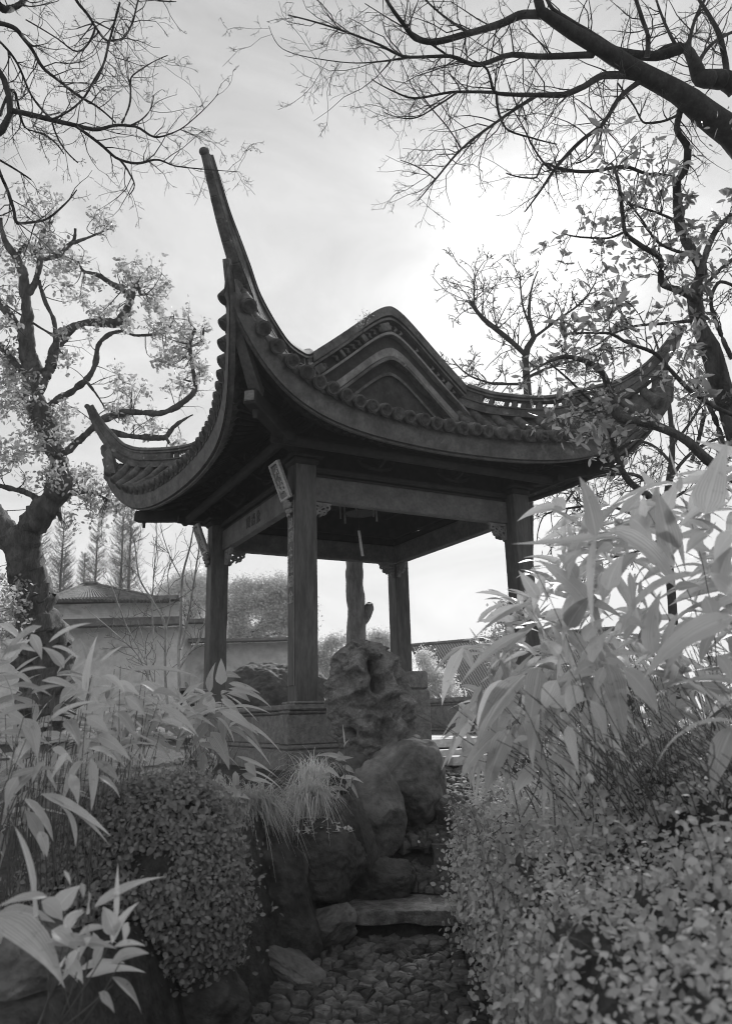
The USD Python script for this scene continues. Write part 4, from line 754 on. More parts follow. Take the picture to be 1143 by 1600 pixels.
def bank():
    D = np.linspace(1.25, 6.5, 90); U = np.linspace(0, 1, 60); rows = []
    for d in D:
        xe = np.interp(d, [1.2, 2, 3, 4, 5, 5.8, 6.5], [0.50, 0.52, 0.56, 0.59, 0.58, 0.70, 0.98]); zt = -0.82 + 0.10 * ss(d, 5.2, 6.5); row = []
        for u in U:
            if u < 0.4: k = u / 0.4; x, z = xe + 0.14 * (1 - k) ** 2 - 0.03 * math.sin(k * 3.1), -1.75 + (zt + 1.75) * k
            else: k = (u - 0.4) / 0.6; x = xe + k * 2.3; z = zt + 0.05 * math.sin(min(k * 9, 1.57)) + 0.40 * float(ss(k, 0.12, 0.42))
            row.append(gp(x, d, z))
        rows.append(row)
    P = np.array(rows); P = P + (nsub(P.reshape(-1, 3), 2.6, 91).reshape(P.shape[:2])[..., None] * np.array([0.24, 0.24, 0.40])) + (nsub(P.reshape(-1, 3), 8, 92).reshape(P.shape[:2])[..., None] * np.array([0.10, 0.10, 0.15]))
    mb = MB().grid(P[:, ::-1]); t = thing('ivy_bank', 'broad bank smothered in small leaved ivy, blurred in the right foreground', 'ivy', gp(0.9, 3.5, -1.6)); part('soil', mb, 'soil', t, True)
    p, n = sample(mb, 64000, 93); kp = nsub(p, 3.2, 197, 3) + 0.25 * nsub(p, 11, 198, 2) > -0.13; p, n = p[kp], n[kp]; n = n * np.sign((n @ unit(ZZ * 0.8 - GR * 0.3))[:, None] + 1e-9); r = np.random.default_rng(94)
    p = p + n * (r.gamma(2.2, 0.020, len(p)) * (0.4 + 1.6 * np.clip(nsub(p, 5, 97, 2) + 0.5, 0, 1)))[:, None]; V, F = small_leaves(p, n * 0.8 + unit(ZZ * 0.5 - FWD * 0.5), 0.020 + 0.022 * np.clip(nsub(p, 2.2, 199, 2) + 0.5, 0, 1) ** 1.5, 95, spread=0.7); add_small(t, V, F, 'ivy_leaf')
    vines = MB(); o = r.choice(len(p), 260)
    for i in o:
        q = p[i]; h = unit(np.cross(n[i], r.normal(size=3))); vines.tube([q, q + h * 0.08 + n[i] * 0.02, q + h * 0.16 + n[i] * 0.01 + [0, 0, -0.03]], 0.0018, 4, cap=False)
    part('vines', vines, 'twig', t, kind='stuff')
    sprig = MB(); SP_, SN = [], []
    for px, py, d in ((905, 1195, 2.5), (860, 1222, 2.6), (925, 1225, 2.3), (700, 1245, 4.2), (735, 1265, 3.6), (690, 1440, 4.5), (880, 1290, 2.6), (945, 1160, 2.7), (1060, 1340, 2.0), (980, 1300, 2.2), (800, 1270, 3.0), (1090, 1290, 2.1)):
        c = at(px, py, d); b = at(px + 20, py + 110, d + 0.1); L = resample([b, (b + c) / 2 + GR * 0.02, c], 9); sprig.tube(L, 0.0016, 4, cap=False)
        for k in range(2, 9):
            for s in (-1, 1): SP_.append(L[k]); SN.append(unit(ZZ * 0.7 - FWD * 0.6 + GR * s * 0.5))
    for k in range(240):                                          # strands that trail down the side facing the path and over the top
        d = r.uniform(2.0, 5.4); xe = np.interp(d, [1.2, 2, 3, 4, 5, 5.8], [0.50, 0.52, 0.56, 0.59, 0.58, 0.70]); a = gp(xe + r.uniform(-0.02, 0.9) * (r.random() < 0.5), d, -0.80 + r.uniform(-0.25, 0.08)); hgt = r.uniform(0.1, 0.45); h = unit(np.array([r.normal(), r.normal(), 0]) - GR * 0.6)
        up_ = k % 3 == 0; L = resample([a, a + h * 0.03 + ZZ * 0.05, a + h * 0.07 + ZZ * 0.11, a + h * 0.13 + ZZ * 0.15] if up_ else [a, a + h * 0.06 + ZZ * 0.03, a + h * 0.10 - ZZ * hgt * 0.5, a + h * 0.09 - ZZ * hgt], 10); sprig.tube(L, 0.0014, 4, cap=False)
        for j in range(2, 10):
            for s in (-1, 1): SP_.append(L[j]); SN.append(unit(h + ZZ * 0.3 + np.cross(h, ZZ) * s * 0.6))
    part('sprig_stems', sprig, 'culm', t, kind='stuff'); V, F = small_leaves(np.array(SP_), np.array(SN), 0.031, 96, spread=0.35); add_small(t, V, F, 'ivy_leaf', 200, 'sprig_leaf')
bank()
def ivy_rock():
    lumps = ((232, 1335, 3.62, 0.35, 0.30, 0.34, 101), (292, 1415, 3.52, 0.21, 0.24, 0.25, 107), (150, 1440, 3.5, 0.32, 0.28, 0.30, 108), (225, 1475, 3.45, 0.22, 0.22, 0.22, 109)); r = np.random.default_rng(103); c = at(232, 1400, 3.55)
    t = thing('ivy_rock', 'rock covered in dark small leaved ivy on the left of the path', 'ivy', c - [0, 0, 0.6]); AP, AN = [], []
    for (px, py, d, rx, ry, rz, sd) in lumps:
        c_ = at(px, py, d); mb = facet_rock(1, 1, 1, sd, 5, 0.12, cutmin=0.72); v, f, _ = mb.arrays(); v = np.sign(v) * np.abs(v) ** 0.85 * [rx, ry, rz]; P = c_ + v[:, :1] * GR + v[:, 1:2] * GF + v[:, 2:] * ZZ; m2 = MB().add(P, f); part('stone', m2, 'dark_rock', t, True)
        p, n = sample(m2, int(26000 * rx * rz / 0.119), sd + 20); keep = ((p - c_)[:, 2] / rz > -0.75 + 1.0 * nsub(p, 4, 9) + 0.9 * nsub(p, 13, 10, 2)) & (nsub(p, 5, 12, 2) > -0.2); AP.append(p[keep]); AN.append(n[keep])
    p, n = np.vstack(AP), np.vstack(AN); k_ = (n @ FWD) < 0.35; p, n = p[k_], n[k_]; p = p + n * (r.gamma(2.0, 0.018, len(p)) * (0.3 + 1.7 * np.clip(nsub(p, 6, 13, 2) + 0.5, 0, 1)))[:, None]
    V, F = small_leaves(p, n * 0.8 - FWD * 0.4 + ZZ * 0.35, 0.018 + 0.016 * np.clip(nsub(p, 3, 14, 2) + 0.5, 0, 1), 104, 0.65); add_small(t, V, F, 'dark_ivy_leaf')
    ed = MB(); EP, EN = [], []                                    # strands that hang over the edge of the rock
    for k in range(60):
        a = at(r.uniform(250, 368), r.uniform(1280, 1470), 3.5 + r.uniform(-0.1, 0.3)); L = resample([a, a + GR * r.uniform(0.0, 0.04) - ZZ * 0.05, a + GR * r.uniform(-0.02, 0.06) - ZZ * r.uniform(0.12, 0.3)], 10); ed.tube(L, 0.0014, 4, cap=False)
        for q in L[1:]: EP += [q, q]; EN += [unit(-FWD + GR * 0.5), unit(-FWD * 0.6 - GR * 0.4 + ZZ * 0.3)]
    part('strands', ed, 'twig', t, kind='stuff'); V, F = small_leaves(np.array(EP), np.array(EN), 0.024, 105); add_small(t, V, F, 'ivy_leaf', 0)
ivy_rock()
HAZE = 0.0016
# ------------------------------------------------------------------ trees
def limb_pts(rows, depth, ds=0.0, wob=0.03, seed=0, fine=False):
    rows = np.array(rows, float); n = max(6, len(rows) * (8 if fine else 4)); q = resample(rows, n); r = np.random.default_rng(seed); out = []
    d = (depth if callable(depth) else (lambda x, y: depth))
    k = np.linspace(0, 1, n); w = np.cumsum(r.normal(size=n)) * wob * (0.7 if fine else 1)
    for i, (x, y, wd) in enumerate(q): dd = d(x, y) + ds * k[i] + w[i]; out.append((*at(x, y, dd), max(wd, 0.7) / 2 * dd / FPX))
    return np.array(out)
def sprout(mb, P, R, r, n, L, level, bias, tips, u0=0.15, u1=1.0, rmax=0.012, sides=4, wand=0.22, spread=1.0, rmin=0.0009):
    """Side shoots along the limb P; their ends are collected in tips."""
    d = np.r_[0, np.cumsum(np.linalg.norm(np.diff(P, axis=0), axis=1))]; T = unit(np.gradient(P, axis=0))
    for _ in range(n):
        u = r.uniform(u0, u1) * d[-1]; c = np.array([np.interp(u, d, P[:, k]) for k in range(3)]); t = unit(np.array([np.interp(u, d, T[:, k]) for k in range(3)])); rad = max(min(float(np.interp(u, d, R)) * 0.55, rmax), rmin * 1.2)
        pr = r.normal(size=3); pr = unit(pr - (pr @ t) * t); h = unit(t * r.uniform(0.3, 0.9) + pr * spread + bias); l = L * r.uniform(0.35, 1.0) * (1.1 - 0.5 * u / d[-1]); q = [c]; m = 5
        for j in range(m): h = unit(h + r.normal(size=3) * wand + bias * 0.18); q.append(q[-1] + h * l / m)
        q = np.array(q); rr = np.linspace(rad, max(rad * 0.22, rmin * (1 + 0.6 * (level > 0))), m + 1); mb.tube(q, rr, sides if level else 3, cap=False)
        tips.append((q[-1], h)); tips.append((q[m // 2 + 1], h))
        if level: sprout(mb, q, rr, r, max(2, int(r.integers(3, 7))), l * 0.5, level - 1, bias, tips, 0.2, 1.0, rad * 0.6, 3, wand, spread, rmin)
def tree(name, label, limbs, depth, seed, bark, twig, tw, group=None, base=None, wob=0.03, cat='tree', nside=10):
    """limbs: (rows of (px, py, width px), depth change); the first is the trunk. tw: (shoots per metre, length, level, bias, rmax)."""
    r = np.random.default_rng(seed); L = [limb_pts(rows, depth, ds, wob, seed + i, nside > 10) for i, (rows, ds) in enumerate(limbs)]
    b = base if base is not None else L[0][0, :3]; t = thing(name, label, cat, b, group); T = MB(); tips = []
    for i, q in enumerate(L):
        P, R = q[:, :3], q[:, 3].copy(); R *= 1 + nsub(P, 6, seed, 2) * 0.25
        m = MB().tube(P, R, nside)
        if nside > 10: v = m.v[0]; c_ = np.repeat(P, nside, 0); o_ = v - c_; rr_ = np.repeat(R, nside); m.v[0] = c_ + o_ * (1 + np.clip(nsub(v * [1, 1, 0.5], 5.0, seed, 3) * (1.1 if nside < 17 else 0.35) + nsub(v * [1, 1, 0.35], 16, seed + 1, 3) * (0.8 if nside < 17 else 0.3), -0.35, 0.5))[:, None]
        part('trunk' if i == 0 else 'branch', m, bark, t, True)
        ln = np.linalg.norm(np.diff(P, axis=0), axis=1).sum()
        if tw and (i > 0 or len(L) == 1): sprout(T, P, R, r, max(2, int(tw[0] * ln)), tw[1], tw[2], np.asarray(tw[3], float), tips, 0.12, 1.0, tw[4], rmin=tw[5] if len(tw) > 5 else 0.0009)
    if T.n: part('twigs', T, twig, t, True, kind='stuff')
    return t, tips, L
# big bare tree, upper right
dA = lambda x, y: float(np.interp(x, [450, 1143], [5.4, 7.0]))
LA = [([(1330, 900, 63.0), (1290, 600, 57.6), (1225, 330, 54.0), (1143, 207, 45.0), (1114, 187, 41.4), (1068, 150, 34.2), (1001, 113, 28.8), (941, 77, 25.2), (874, 37, 19.8), (841, 10, 16.2), (838, -60, 12.6)], 0),
      ([(845, 22, 14.4), (820, 22, 13.5), (781, 37, 11.7), (727, 53, 9.9), (674, 65, 9.9), (650, 60, 9.0), (630, 37, 7.2), (604, 0, 5.4), (590, -30, 4.5)], -.3), ([(925, 85, 10.8), (900, 86, 9.9), (847, 88, 9.0), (801, 85, 8.1), (744, 101, 7.2), (700, 87, 5.4), (640, 89, 4.5), (587, 67, 3.6), (513, 40, 2.7), (450, 23, 1.8)], -.5),
      ([(1000, 122, 12.6), (975, 117, 11.7), (947, 117, 10.8), (907, 137, 9.9), (874, 148, 9.0), (834, 148, 7.2), (774, 145, 5.4), (760, 107, 3.6), (740, 95, 2.7)], -.6), ([(776, 144, 5.4), (714, 143, 4.0), (647, 153, 3.1), (610, 140, 2.2), (580, 123, 1.4)], -.3),
      ([(1003, 125, 9.0), (967, 153, 7.2), (941, 193, 6.3), (907, 220, 5.9), (867, 263, 5.4), (847, 293, 3.6), (820, 330, 2.2)], -.8), ([(870, 262, 5.4), (914, 268, 5.4), (974, 260, 5.4), (1015, 272, 4.5), (1047, 273, 3.6)], .2), ([(868, 262, 4.5), (850, 255, 3.6), (835, 278, 2.7), (790, 270, 1.8)], -.3),
      ([(836, 150, 6.3), (780, 187, 4.5), (720, 233, 3.6), (680, 280, 2.7), (653, 313, 1.4)], -.5), ([(1061, 75, 18.0), (1021, 87, 14.4), (967, 80, 11.7), (934, 60, 9.9), (887, 30, 8.1), (860, 10, 6.3), (850, -20, 4.5)], .3),
      ([(1150, 135, 36.0), (1128, 124, 30.6), (1095, 122, 27.0), (1084, 98, 19.8), (1072, 77, 14.4), (1054, 73, 12.6), (1025, 85, 10.8)], .2), ([(1074, 137, 9.9), (1061, 177, 9.9), (1057, 200, 9.9), (1074, 233, 10.8), (1072, 258, 10.8), (1057, 281, 11.7)], .1),
      ([(1010, 90, 8.1), (1012, 60, 7.2), (1003, 30, 6.3), (990, -10, 5.4)], .2), ([(1074, 80, 7.2), (1082, 40, 5.4), (1100, 0, 4.5)], .3), ([(1135, 125, 10.8), (1125, 60, 8.1), (1105, 20, 6.3), (1085, -10, 4.5)], .4), ([(1090, 100, 7.2), (1110, 70, 5.4), (1143, 50, 4.5)], .5), ([(1060, 78, 6.3), (1040, 40, 4.5), (1025, 0, 3.6)], .3),
      ([(735, 52, 5.4), (700, 30, 3.6), (660, -5, 2.7)], .3), ([(640, 88, 3.6), (600, 95, 2.7), (560, 98, 1.8), (500, 92, 1.4), (440, 75, 1.1), (420, 40, 0.9)], -.2), ([(700, 87, 3.6), (660, 60, 2.7), (610, 30, 1.8), (570, 5, 1.4)], -.2), ([(860, 265, 3.6), (850, 255, 3.1), (830, 225, 2.7), (818, 200, 2.2), (800, 170, 1.8)], -.3), ([(940, 195, 3.6), (925, 240, 2.7), (900, 255, 2.2)], .2), ([(1060, 178, 4.5), (1030, 190, 3.6), (1008, 192, 3.1), (990, 165, 2.7), (965, 130, 2.7)], .1),
      ([(714, 143, 3.6), (690, 160, 2.7), (640, 185, 1.8), (600, 175, 1.3)], -.3), ([(680, 280, 2.3), (655, 262, 1.8), (625, 250, 1.3)], -.1), ([(720, 232, 2.7), (700, 200, 2.2), (675, 170, 1.8), (660, 150, 1.4)], -.1), ([(775, 145, 4.5), (790, 200, 3.2), (830, 215, 2.7), (870, 225, 1.8)], -.2)]
tree('bare_tree', 'big bare tree whose thick dark limb crosses the top right corner', LA, dA, 201, 'dark_bark', 'twig', (11.0, 0.75, 2, (-0.16, -0.08, -0.10), 0.006), base=gp(3.4, 7.4, -0.6))
# bare branches, upper left
dF = lambda x, y: float(np.interp(x, [0, 340], [5.2, 5.6]))
LF = [([(-220, 900, 40), (-160, 500, 34), (-60, 270, 22), (-15, 215, 14), (3, 203, 11), (17, 172, 10), (9, 131, 9), (-8, 100, 8)], 0), ([(17, 172, 9), (49, 179, 8), (81, 187, 7), (116, 195, 6.5), (150, 202, 6), (184, 195, 4.5), (210, 197, 4), (244, 214, 3), (277, 204, 2), (304, 184, 1.6), (341, 146, 1)], .2),
      ([(118, 196, 5), (157, 225, 4.5), (187, 249, 4), (214, 255, 4), (244, 249, 3), (274, 259, 2.2), (319, 264, 1.6), (371, 268, 1)], .1), ([(187, 249, 3.5), (202, 270, 3), (210, 289, 2.4), (202, 304, 1.6)], 0), ([(-20, 34, 8), (0, 36, 7), (22, 43, 7), (39, 62, 6.5), (49, 75, 6), (67, 105, 5), (94, 127, 4.5), (124, 150, 4), (150, 165, 3), (180, 191, 2.5)], .2),
      ([(115, -8, 5), (122, 4, 4.6), (137, 22, 4.4), (154, 49, 4), (169, 63, 4), (187, 62, 3.6), (206, 37, 3), (216, 0, 2.6), (225, -20, 2)], .3), ([(169, 63, 3.6), (165, 90, 3.4), (146, 127, 3.4), (127, 157, 3.2), (81, 186, 3)], .1), ([(190, 192, 3.2), (204, 150, 3), (204, 124, 2.6), (225, 105, 2), (262, 86, 1.4)], .2),
      ([(-10, 240, 6), (0, 270, 5.5), (13, 300, 5), (22, 330, 5), (26, 349, 4.6), (64, 345, 4), (101, 319, 3), (120, 296, 1.6)], .2), ([(187, 4, 3.4), (172, 60, 3.4), (160, 105, 3.2), (148, 130, 3)], .1), ([(-10, -2, 14), (10, 14, 12), (28, 8, 9), (45, -12, 8)], .2), ([(0, 180, 5), (20, 140, 4), (40, 200, 3.4), (70, 210, 3), (100, 240, 2)], .3), ([(81, 187, 3), (90, 215, 2.6), (122, 254, 2)], .1), ([(-5, 60, 4), (25, 95, 3.6), (50, 150, 3.4), (81, 187, 3)], .1), ([(230, -10, 3), (245, 0, 2.6), (275, 2, 1.4)], .1), ([(0, 250, 3.6), (30, 268, 3), (48, 280, 2.4)], .1), ([(150, 40, 3), (120, 80, 2.6), (90, 60, 2.2), (40, 30, 2)], .2), ([(205, 195, 2.6), (235, 170, 2), (240, 150, 1.4)], .1)]
tree('bare_tree', 'bare tree reaching into the top left corner with thin crossing twigs', LF, dF, 203, 'dark_bark', 'twig', (11.0, 0.6, 2, (0.05, 0.0, -0.05), 0.005), base=gp(-3.2, 5.0, -0.7))
# old camphor tree, left
LG = [([(75, 1130, 86.4), (72, 1060, 82.8), (68, 1005, 75.6), (60, 965, 63.0), (48, 915, 54.0), (36, 869, 55.8), (44, 833, 45.0), (68, 800, 39.6), (92, 764, 34.2), (93, 726, 30.6), (78, 688, 28.8), (62, 640, 27.0), (53, 604, 30.6), (46, 566, 27.0), (42, 517, 19.8), (40, 460, 16.2), (36, 429, 13.5), (27, 406, 10.8), (8, 376, 8.1), (0, 340, 6.3)], 0),
      ([(40, 880, 41.4), (20, 850, 37.8), (5, 822, 32.4), (-20, 790, 27.0), (-70, 720, 23.4)], .3), ([(46, 560, 21.6), (42, 530, 19.8), (23, 502, 16.2), (0, 475, 13.5), (-30, 440, 11.7)], .2), ([(56, 620, 19.8), (65, 608, 18.0), (76, 578, 16.2), (88, 545, 15.3), (97, 530, 14.4), (114, 511, 13.5), (145, 503, 12.6), (175, 505, 12.6), (194, 494, 12.6), (202, 475, 11.7), (210, 448, 7.2)], .3),
      ([(202, 470, 8.1), (198, 458, 8.1), (171, 441, 7.2), (152, 429, 6.3), (131, 423, 6.3), (122, 408, 3.6)], .2), ([(205, 462, 5.4), (216, 446, 5.4), (220, 460, 4.5), (230, 459, 2.7)], .1), ([(90, 545, 8.1), (88, 532, 8.1), (84, 502, 7.2), (69, 467, 6.3), (61, 437, 5.4)], .1), ([(42, 462, 10.8), (55, 440, 9.9), (63, 400, 9.0), (63, 387, 8.1), (70, 353, 6.3)], .1), ([(63, 405, 6.3), (90, 399, 7.2), (110, 381, 6.3), (114, 378, 5.4), (118, 357, 4.5)], .1), ([(112, 380, 4.5), (145, 368, 3.6), (171, 357, 2.2)], .1), ([(63, 402, 5.4), (40, 385, 7.2), (30, 395, 5.4), (27, 406, 5.4)], .1),
      ([(72, 640, 11.7), (80, 631, 11.7), (118, 608, 10.8), (141, 585, 9.9), (150, 562, 8.1), (152, 543, 7.2), (168, 524, 6.8), (187, 517, 5.4), (213, 524, 4.5), (259, 519, 3.6), (272, 490, 1.8)], .2), ([(88, 722, 14.4), (110, 700, 12.6), (141, 673, 11.7), (164, 654, 11.2), (206, 644, 10.8), (248, 646, 9.9), (282, 631, 9.0), (305, 604, 7.2), (301, 574, 6.3), (297, 543, 5.4), (305, 513, 3.6)], .1), ([(298, 540, 4.5), (312, 535, 4.5), (318, 513, 2.7)], .1), ([(150, 658, 9.0), (160, 668, 9.0), (175, 675, 9.0), (210, 682, 8.6), (255, 684, 8.1), (274, 665, 6.3), (301, 648, 2.7)], 0), ([(260, 684, 4.5), (275, 702, 4.0), (292, 707, 3.6)], 0),
      ([(66, 792, 10.8), (52, 775, 9.9), (30, 766, 9.0), (0, 759, 8.1), (-30, 745, 7.2)], -.1), ([(96, 770, 5.4), (114, 771, 5.4), (145, 768, 4.5), (160, 776, 3.6), (168, 780, 2.7)], -.1), ([(60, 615, 14.4), (40, 585, 12.6), (19, 562, 11.7), (0, 540, 9.9), (-30, 520, 8.1)], .1), ([(84, 790, 9.0), (92, 802, 8.1), (95, 812, 6.3)], -.1), ([(95, 530, 4.5), (60, 510, 3.6), (30, 490, 2.7), (0, 470, 2.3)], .2), ([(135, 596, 4.5), (150, 615, 3.6), (165, 640, 2.7)], .1)]
cg, tips, LGp = tree('camphor_tree', 'old gnarled leafy tree with a thick twisting trunk on the left', LG, 13.0, 205, 'bark', 'twig', (1.6, 0.9, 1, (0, 0, 0.1), 0.010), base=at(75, 1150, 13.0), nside=16)
r = np.random.default_rng(206); P, N = [], []; TW = MB(); LIMB = np.vstack([q[:, :3] for q in LGp])
for (cx, cy, rx, ry, n) in ((75, 395, 38, 45, 240), (105, 430, 30, 35, 200), (150, 350, 28, 16, 60), (215, 435, 36, 30, 260), (235, 460, 24, 24, 140), (255, 500, 30, 26, 160), (295, 525, 36, 34, 200), (270, 560, 40, 36, 260), (310, 590, 30, 30, 160), (160, 490, 24, 26, 120), (200, 500, 18, 22, 90), (180, 600, 36, 20, 130), (205, 650, 44, 14, 170), (240, 665, 30, 10, 60), (60, 690, 50, 38, 420), (95, 660, 34, 30, 260), (20, 620, 36, 60, 420), (10, 560, 26, 40, 200), (105, 560, 16, 14, 40), (130, 770, 60, 40, 420), (160, 795, 40, 22, 220), (85, 745, 40, 30, 260), (270, 715, 34, 18, 120), (10, 720, 40, 40, 300), (20, 420, 26, 40, 160), (60, 330, 40, 30, 120), (140, 440, 24, 20, 60), (120, 520, 40, 16, 60), (15, 500, 20, 40, 120), (170, 355, 14, 10, 30), (95, 545, 14, 20, 50), (45, 630, 20, 20, 90), (75, 295, 10, 16, 30), (160, 850, 0.1, 0.1, 1), (30, 930, 40, 40, 300), (10, 975, 40, 30, 260)):
    for _ in range(max(1, n // 18)):                                 # each spray a little bunch of leaves
        c = at(cx + r.normal() * rx * 0.5, cy + r.normal() * ry * 0.5, 13.0 + r.normal() * 0.5)
        k = np.argmin(np.linalg.norm(LIMB - c, axis=1)); a = LIMB[k]
        if np.linalg.norm(a - c) < 1.6: TW.tube(resample([a, a * 0.5 + c * 0.5 + r.normal(size=3) * 0.08, c], 6), np.linspace(0.010, 0.004, 6), 4, cap=False)
        for _ in range(5):
            h = unit(r.normal(size=3) + [0, 0, 0.3]); e = c + h * r.uniform(0.12, 0.24); TW.tube([c, c + h * 0.08 + r.normal(size=3) * 0.012, e], [0.004, 0.003, 0.002], 3, cap=False)
            for _ in range(6): u = r.uniform(0.3, 1.1); P.append(c + (e - c) * u + r.normal(size=3) * 0.035); N.append(unit(r.normal(size=3) + [0, 0, 0.5]))
part('leaf_twigs', TW, 'twig', cg, True, kind='stuff'); V, F = small_leaves(np.array(P), np.array(N), 0.082, 207, 0.55, 0.4); add_small(cg, V, F, 'tree_leaf', 150)
# slender leafy tree, right
dD = lambda x, y: float(np.interp(x, [840, 1150], [4.6, 5.0]))
LD = [([(1230, 1100, 39.1), (1190, 850, 37.4), (1142, 646, 34.0), (1126, 605, 32.3), (1109, 545, 30.6), (1089, 500, 22.9), (1085, 464, 22.1), (1097, 423, 18.7), (1077, 387, 17.0), (1060, 345, 15.3), (1057, 281, 11.9)], 0), ([(1088, 470, 11.9), (1070, 458, 11.0), (1032, 439, 10.2), (1032, 407, 9.3), (1000, 383, 8.5), (976, 362, 6.8), (970, 314, 6.0), (964, 277, 5.1), (955, 255, 3.4)], -.2), ([(1095, 430, 10.2), (1101, 400, 9.3), (1118, 360, 8.5), (1143, 335, 7.6)], .3),
      ([(1200, 800, 20.4), (1143, 745, 17.0), (1105, 719, 15.3), (1069, 686, 14.4), (1020, 664, 14.4), (964, 650, 14.4), (955, 618, 11.9), (939, 581, 10.2), (911, 563, 8.5), (883, 557, 6.8), (842, 573, 3.4), (815, 590, 1.7)], -.4), ([(1060, 840, 11.9), (1014, 776, 11.0), (985, 755, 10.2), (970, 732, 9.3), (954, 684, 7.6), (943, 662, 6.0), (925, 640, 3.4), (890, 615, 2.5)], -.3), ([(1150, 650, 6.8), (1080, 612, 6.8), (1068, 601, 6.8), (1045, 576, 6.4), (1024, 553, 6.0), (979, 535, 5.1), (947, 520, 4.2), (900, 520, 2.5)], -.4), ([(1085, 500, 6.8), (1040, 505, 5.1), (1000, 508, 4.2), (960, 520, 3.4), (930, 540, 2.5), (880, 560, 1.7)], -.5), ([(960, 640, 4.2), (930, 630, 4.2), (885, 590, 3.4), (850, 560, 1.7)], -.2), ([(1130, 700, 8.5), (1110, 640, 7.6), (1085, 600, 6.8)], .4), ([(1143, 560, 7.6), (1125, 520, 6.8), (1110, 470, 6.0), (1125, 440, 5.1), (1150, 450, 4.2)], .3), ([(975, 362, 4.2), (945, 372, 3.4), (905, 370, 2.9), (880, 365, 1.7)], -.3), ([(1070, 395, 5.1), (1030, 380, 4.2), (1000, 340, 3.4), (970, 300, 2.5)], -.3), ([(1050, 342, 4.2), (1020, 330, 3.4), (985, 320, 2.5)], -.3), ([(1092, 460, 6.0), (1125, 420, 5.1), (1150, 400, 4.2)], .4), ([(1080, 720, 6.8), (1090, 690, 6.8), (1100, 640, 6.8)], .2)]
dt, tips, _ = tree('slender_tree', 'slender leafy tree on the right leaning over the right roof corner', LD, dD, 208, 'bark', 'twig', (11.0, 0.46, 2, (-0.10, -0.1, 0.03), 0.004, 0.0010), base=gp(2.9, 5.2, -0.6))
r = np.random.default_rng(209); tp_ = [t for t in tips]; P, N, LL = [], [], []
for i in range(900):
    q, h = tp_[r.integers(len(tp_))]; P.append(q + r.normal(size=3) * 0.05); N.append(unit(r.normal(size=3) + [0, 0, 0.4])); LL.append(0.055)
for (cx, cy, rx, ry, n) in ((1010, 280, 50, 50, 60), (960, 240, 60, 60, 40), (1000, 200, 30, 20, 6), (1060, 270, 10, 10, 4), (930, 330, 50, 30, 24), (1100, 330, 40, 100, 150), (1000, 480, 70, 60, 120), (920, 500, 60, 40, 110), (870, 490, 30, 30, 30), (960, 400, 50, 60, 60), (1110, 560, 40, 60, 160), (1060, 570, 40, 40, 40), (940, 660, 30, 40, 110), (890, 645, 40, 14, 40), (820, 640, 40, 12, 26), (1085, 420, 40, 60, 90), (1120, 200, 30, 20, 12)):
    for _ in range(n): P.append(at(cx + r.normal() * rx * 0.6, cy + r.normal() * ry * 0.6, 4.7 + r.normal() * 0.25)); N.append(unit(r.normal(size=3) + [0, 0, 0.4] - FWD * 0.3)); LL.append(r.choice([0.045, 0.055, 0.06, 0.085]))
from scipy.spatial import cKDTree
P = np.array(P); TP = np.array([t[0] for t in tips]); dd_, ii_ = cKDTree(TP).query(P); P = np.where((dd_ < 0.35)[:, None], TP[ii_] * 0.85 + P * 0.15, P); P = P[dd_ < 0.5]; N = np.array(N)[dd_ < 0.5]; LL = np.array(LL)[dd_ < 0.5]
V, F = small_leaves(P, np.array(N), np.array(LL), 210, 0.40, 0.3); add_small(dt, V, F, 'broad_leaf', 300)
# bare tree behind the roof
LE = [([(826, 900, 14), (826, 760, 13), (824, 618, 12), (820, 553, 11), (834, 524, 8), (826, 500, 6), (840, 423, 2)], 0), ([(822, 556, 8), (800, 535, 8), (777, 516, 8), (753, 496, 7), (735, 472, 5)], -.3), ([(753, 496, 3), (740, 470, 3), (741, 439, 2), (757, 407, 1.2)], -.2), ([(820, 600, 5), (780, 600, 4), (740, 590, 3), (705, 560, 1.5)], -.3), ([(830, 530, 5), (870, 500, 4), (910, 470, 3), (930, 440, 2)], .3), ([(824, 590, 5), (870, 570, 4), (920, 560, 3)], .3), ([(826, 505, 4), (815, 470, 3), (812, 430, 2)], .1), ([(824, 610, 5), (850, 640, 4), (900, 650, 3)], .1)]
tree('bare_tree', 'bare twiggy tree standing behind the roof right of the gable', LE, 16.0, 211, 'dark_bark', 'twig', (13.0, 1.3, 2, (0, 0, 0.12), 0.014, 0.0042), base=at(826, 1150, 16.0))
LE2 = [([(1060, 1120, 16), (1050, 950, 14), (1040, 800, 12), (1050, 700, 9), (1040, 600, 6), (1020, 520, 3)], 0), ([(1045, 850, 6), (1000, 810, 5), (940, 790, 4), (850, 805, 2.5), (838, 850, 1.5)], -.4), ([(1045, 800, 6), (980, 740, 5), (930, 745, 4), (880, 790, 3)], .2), ([(1042, 760, 6), (1090, 700, 5), (1143, 680, 3)], .3), ([(1045, 720, 5), (1000, 690, 4), (960, 740, 3)], .2), ([(1044, 700, 5), (1090, 640, 4), (1120, 560, 3)], .2), ([(1046, 830, 5), (1000, 860, 4), (930, 880, 3), (900, 930, 2)], .2), ([(1050, 780, 5), (1100, 760, 4), (1150, 770, 3)], .2)]
tree('bare_tree', 'bare tree with a net of fine twigs right of the right pillar', LE2, 14.0, 212, 'dark_bark', 'twig', (9.0, 1.3, 2, (0, 0, -0.02), 0.012, 0.0036), base=at(1060, 1150, 14.0))
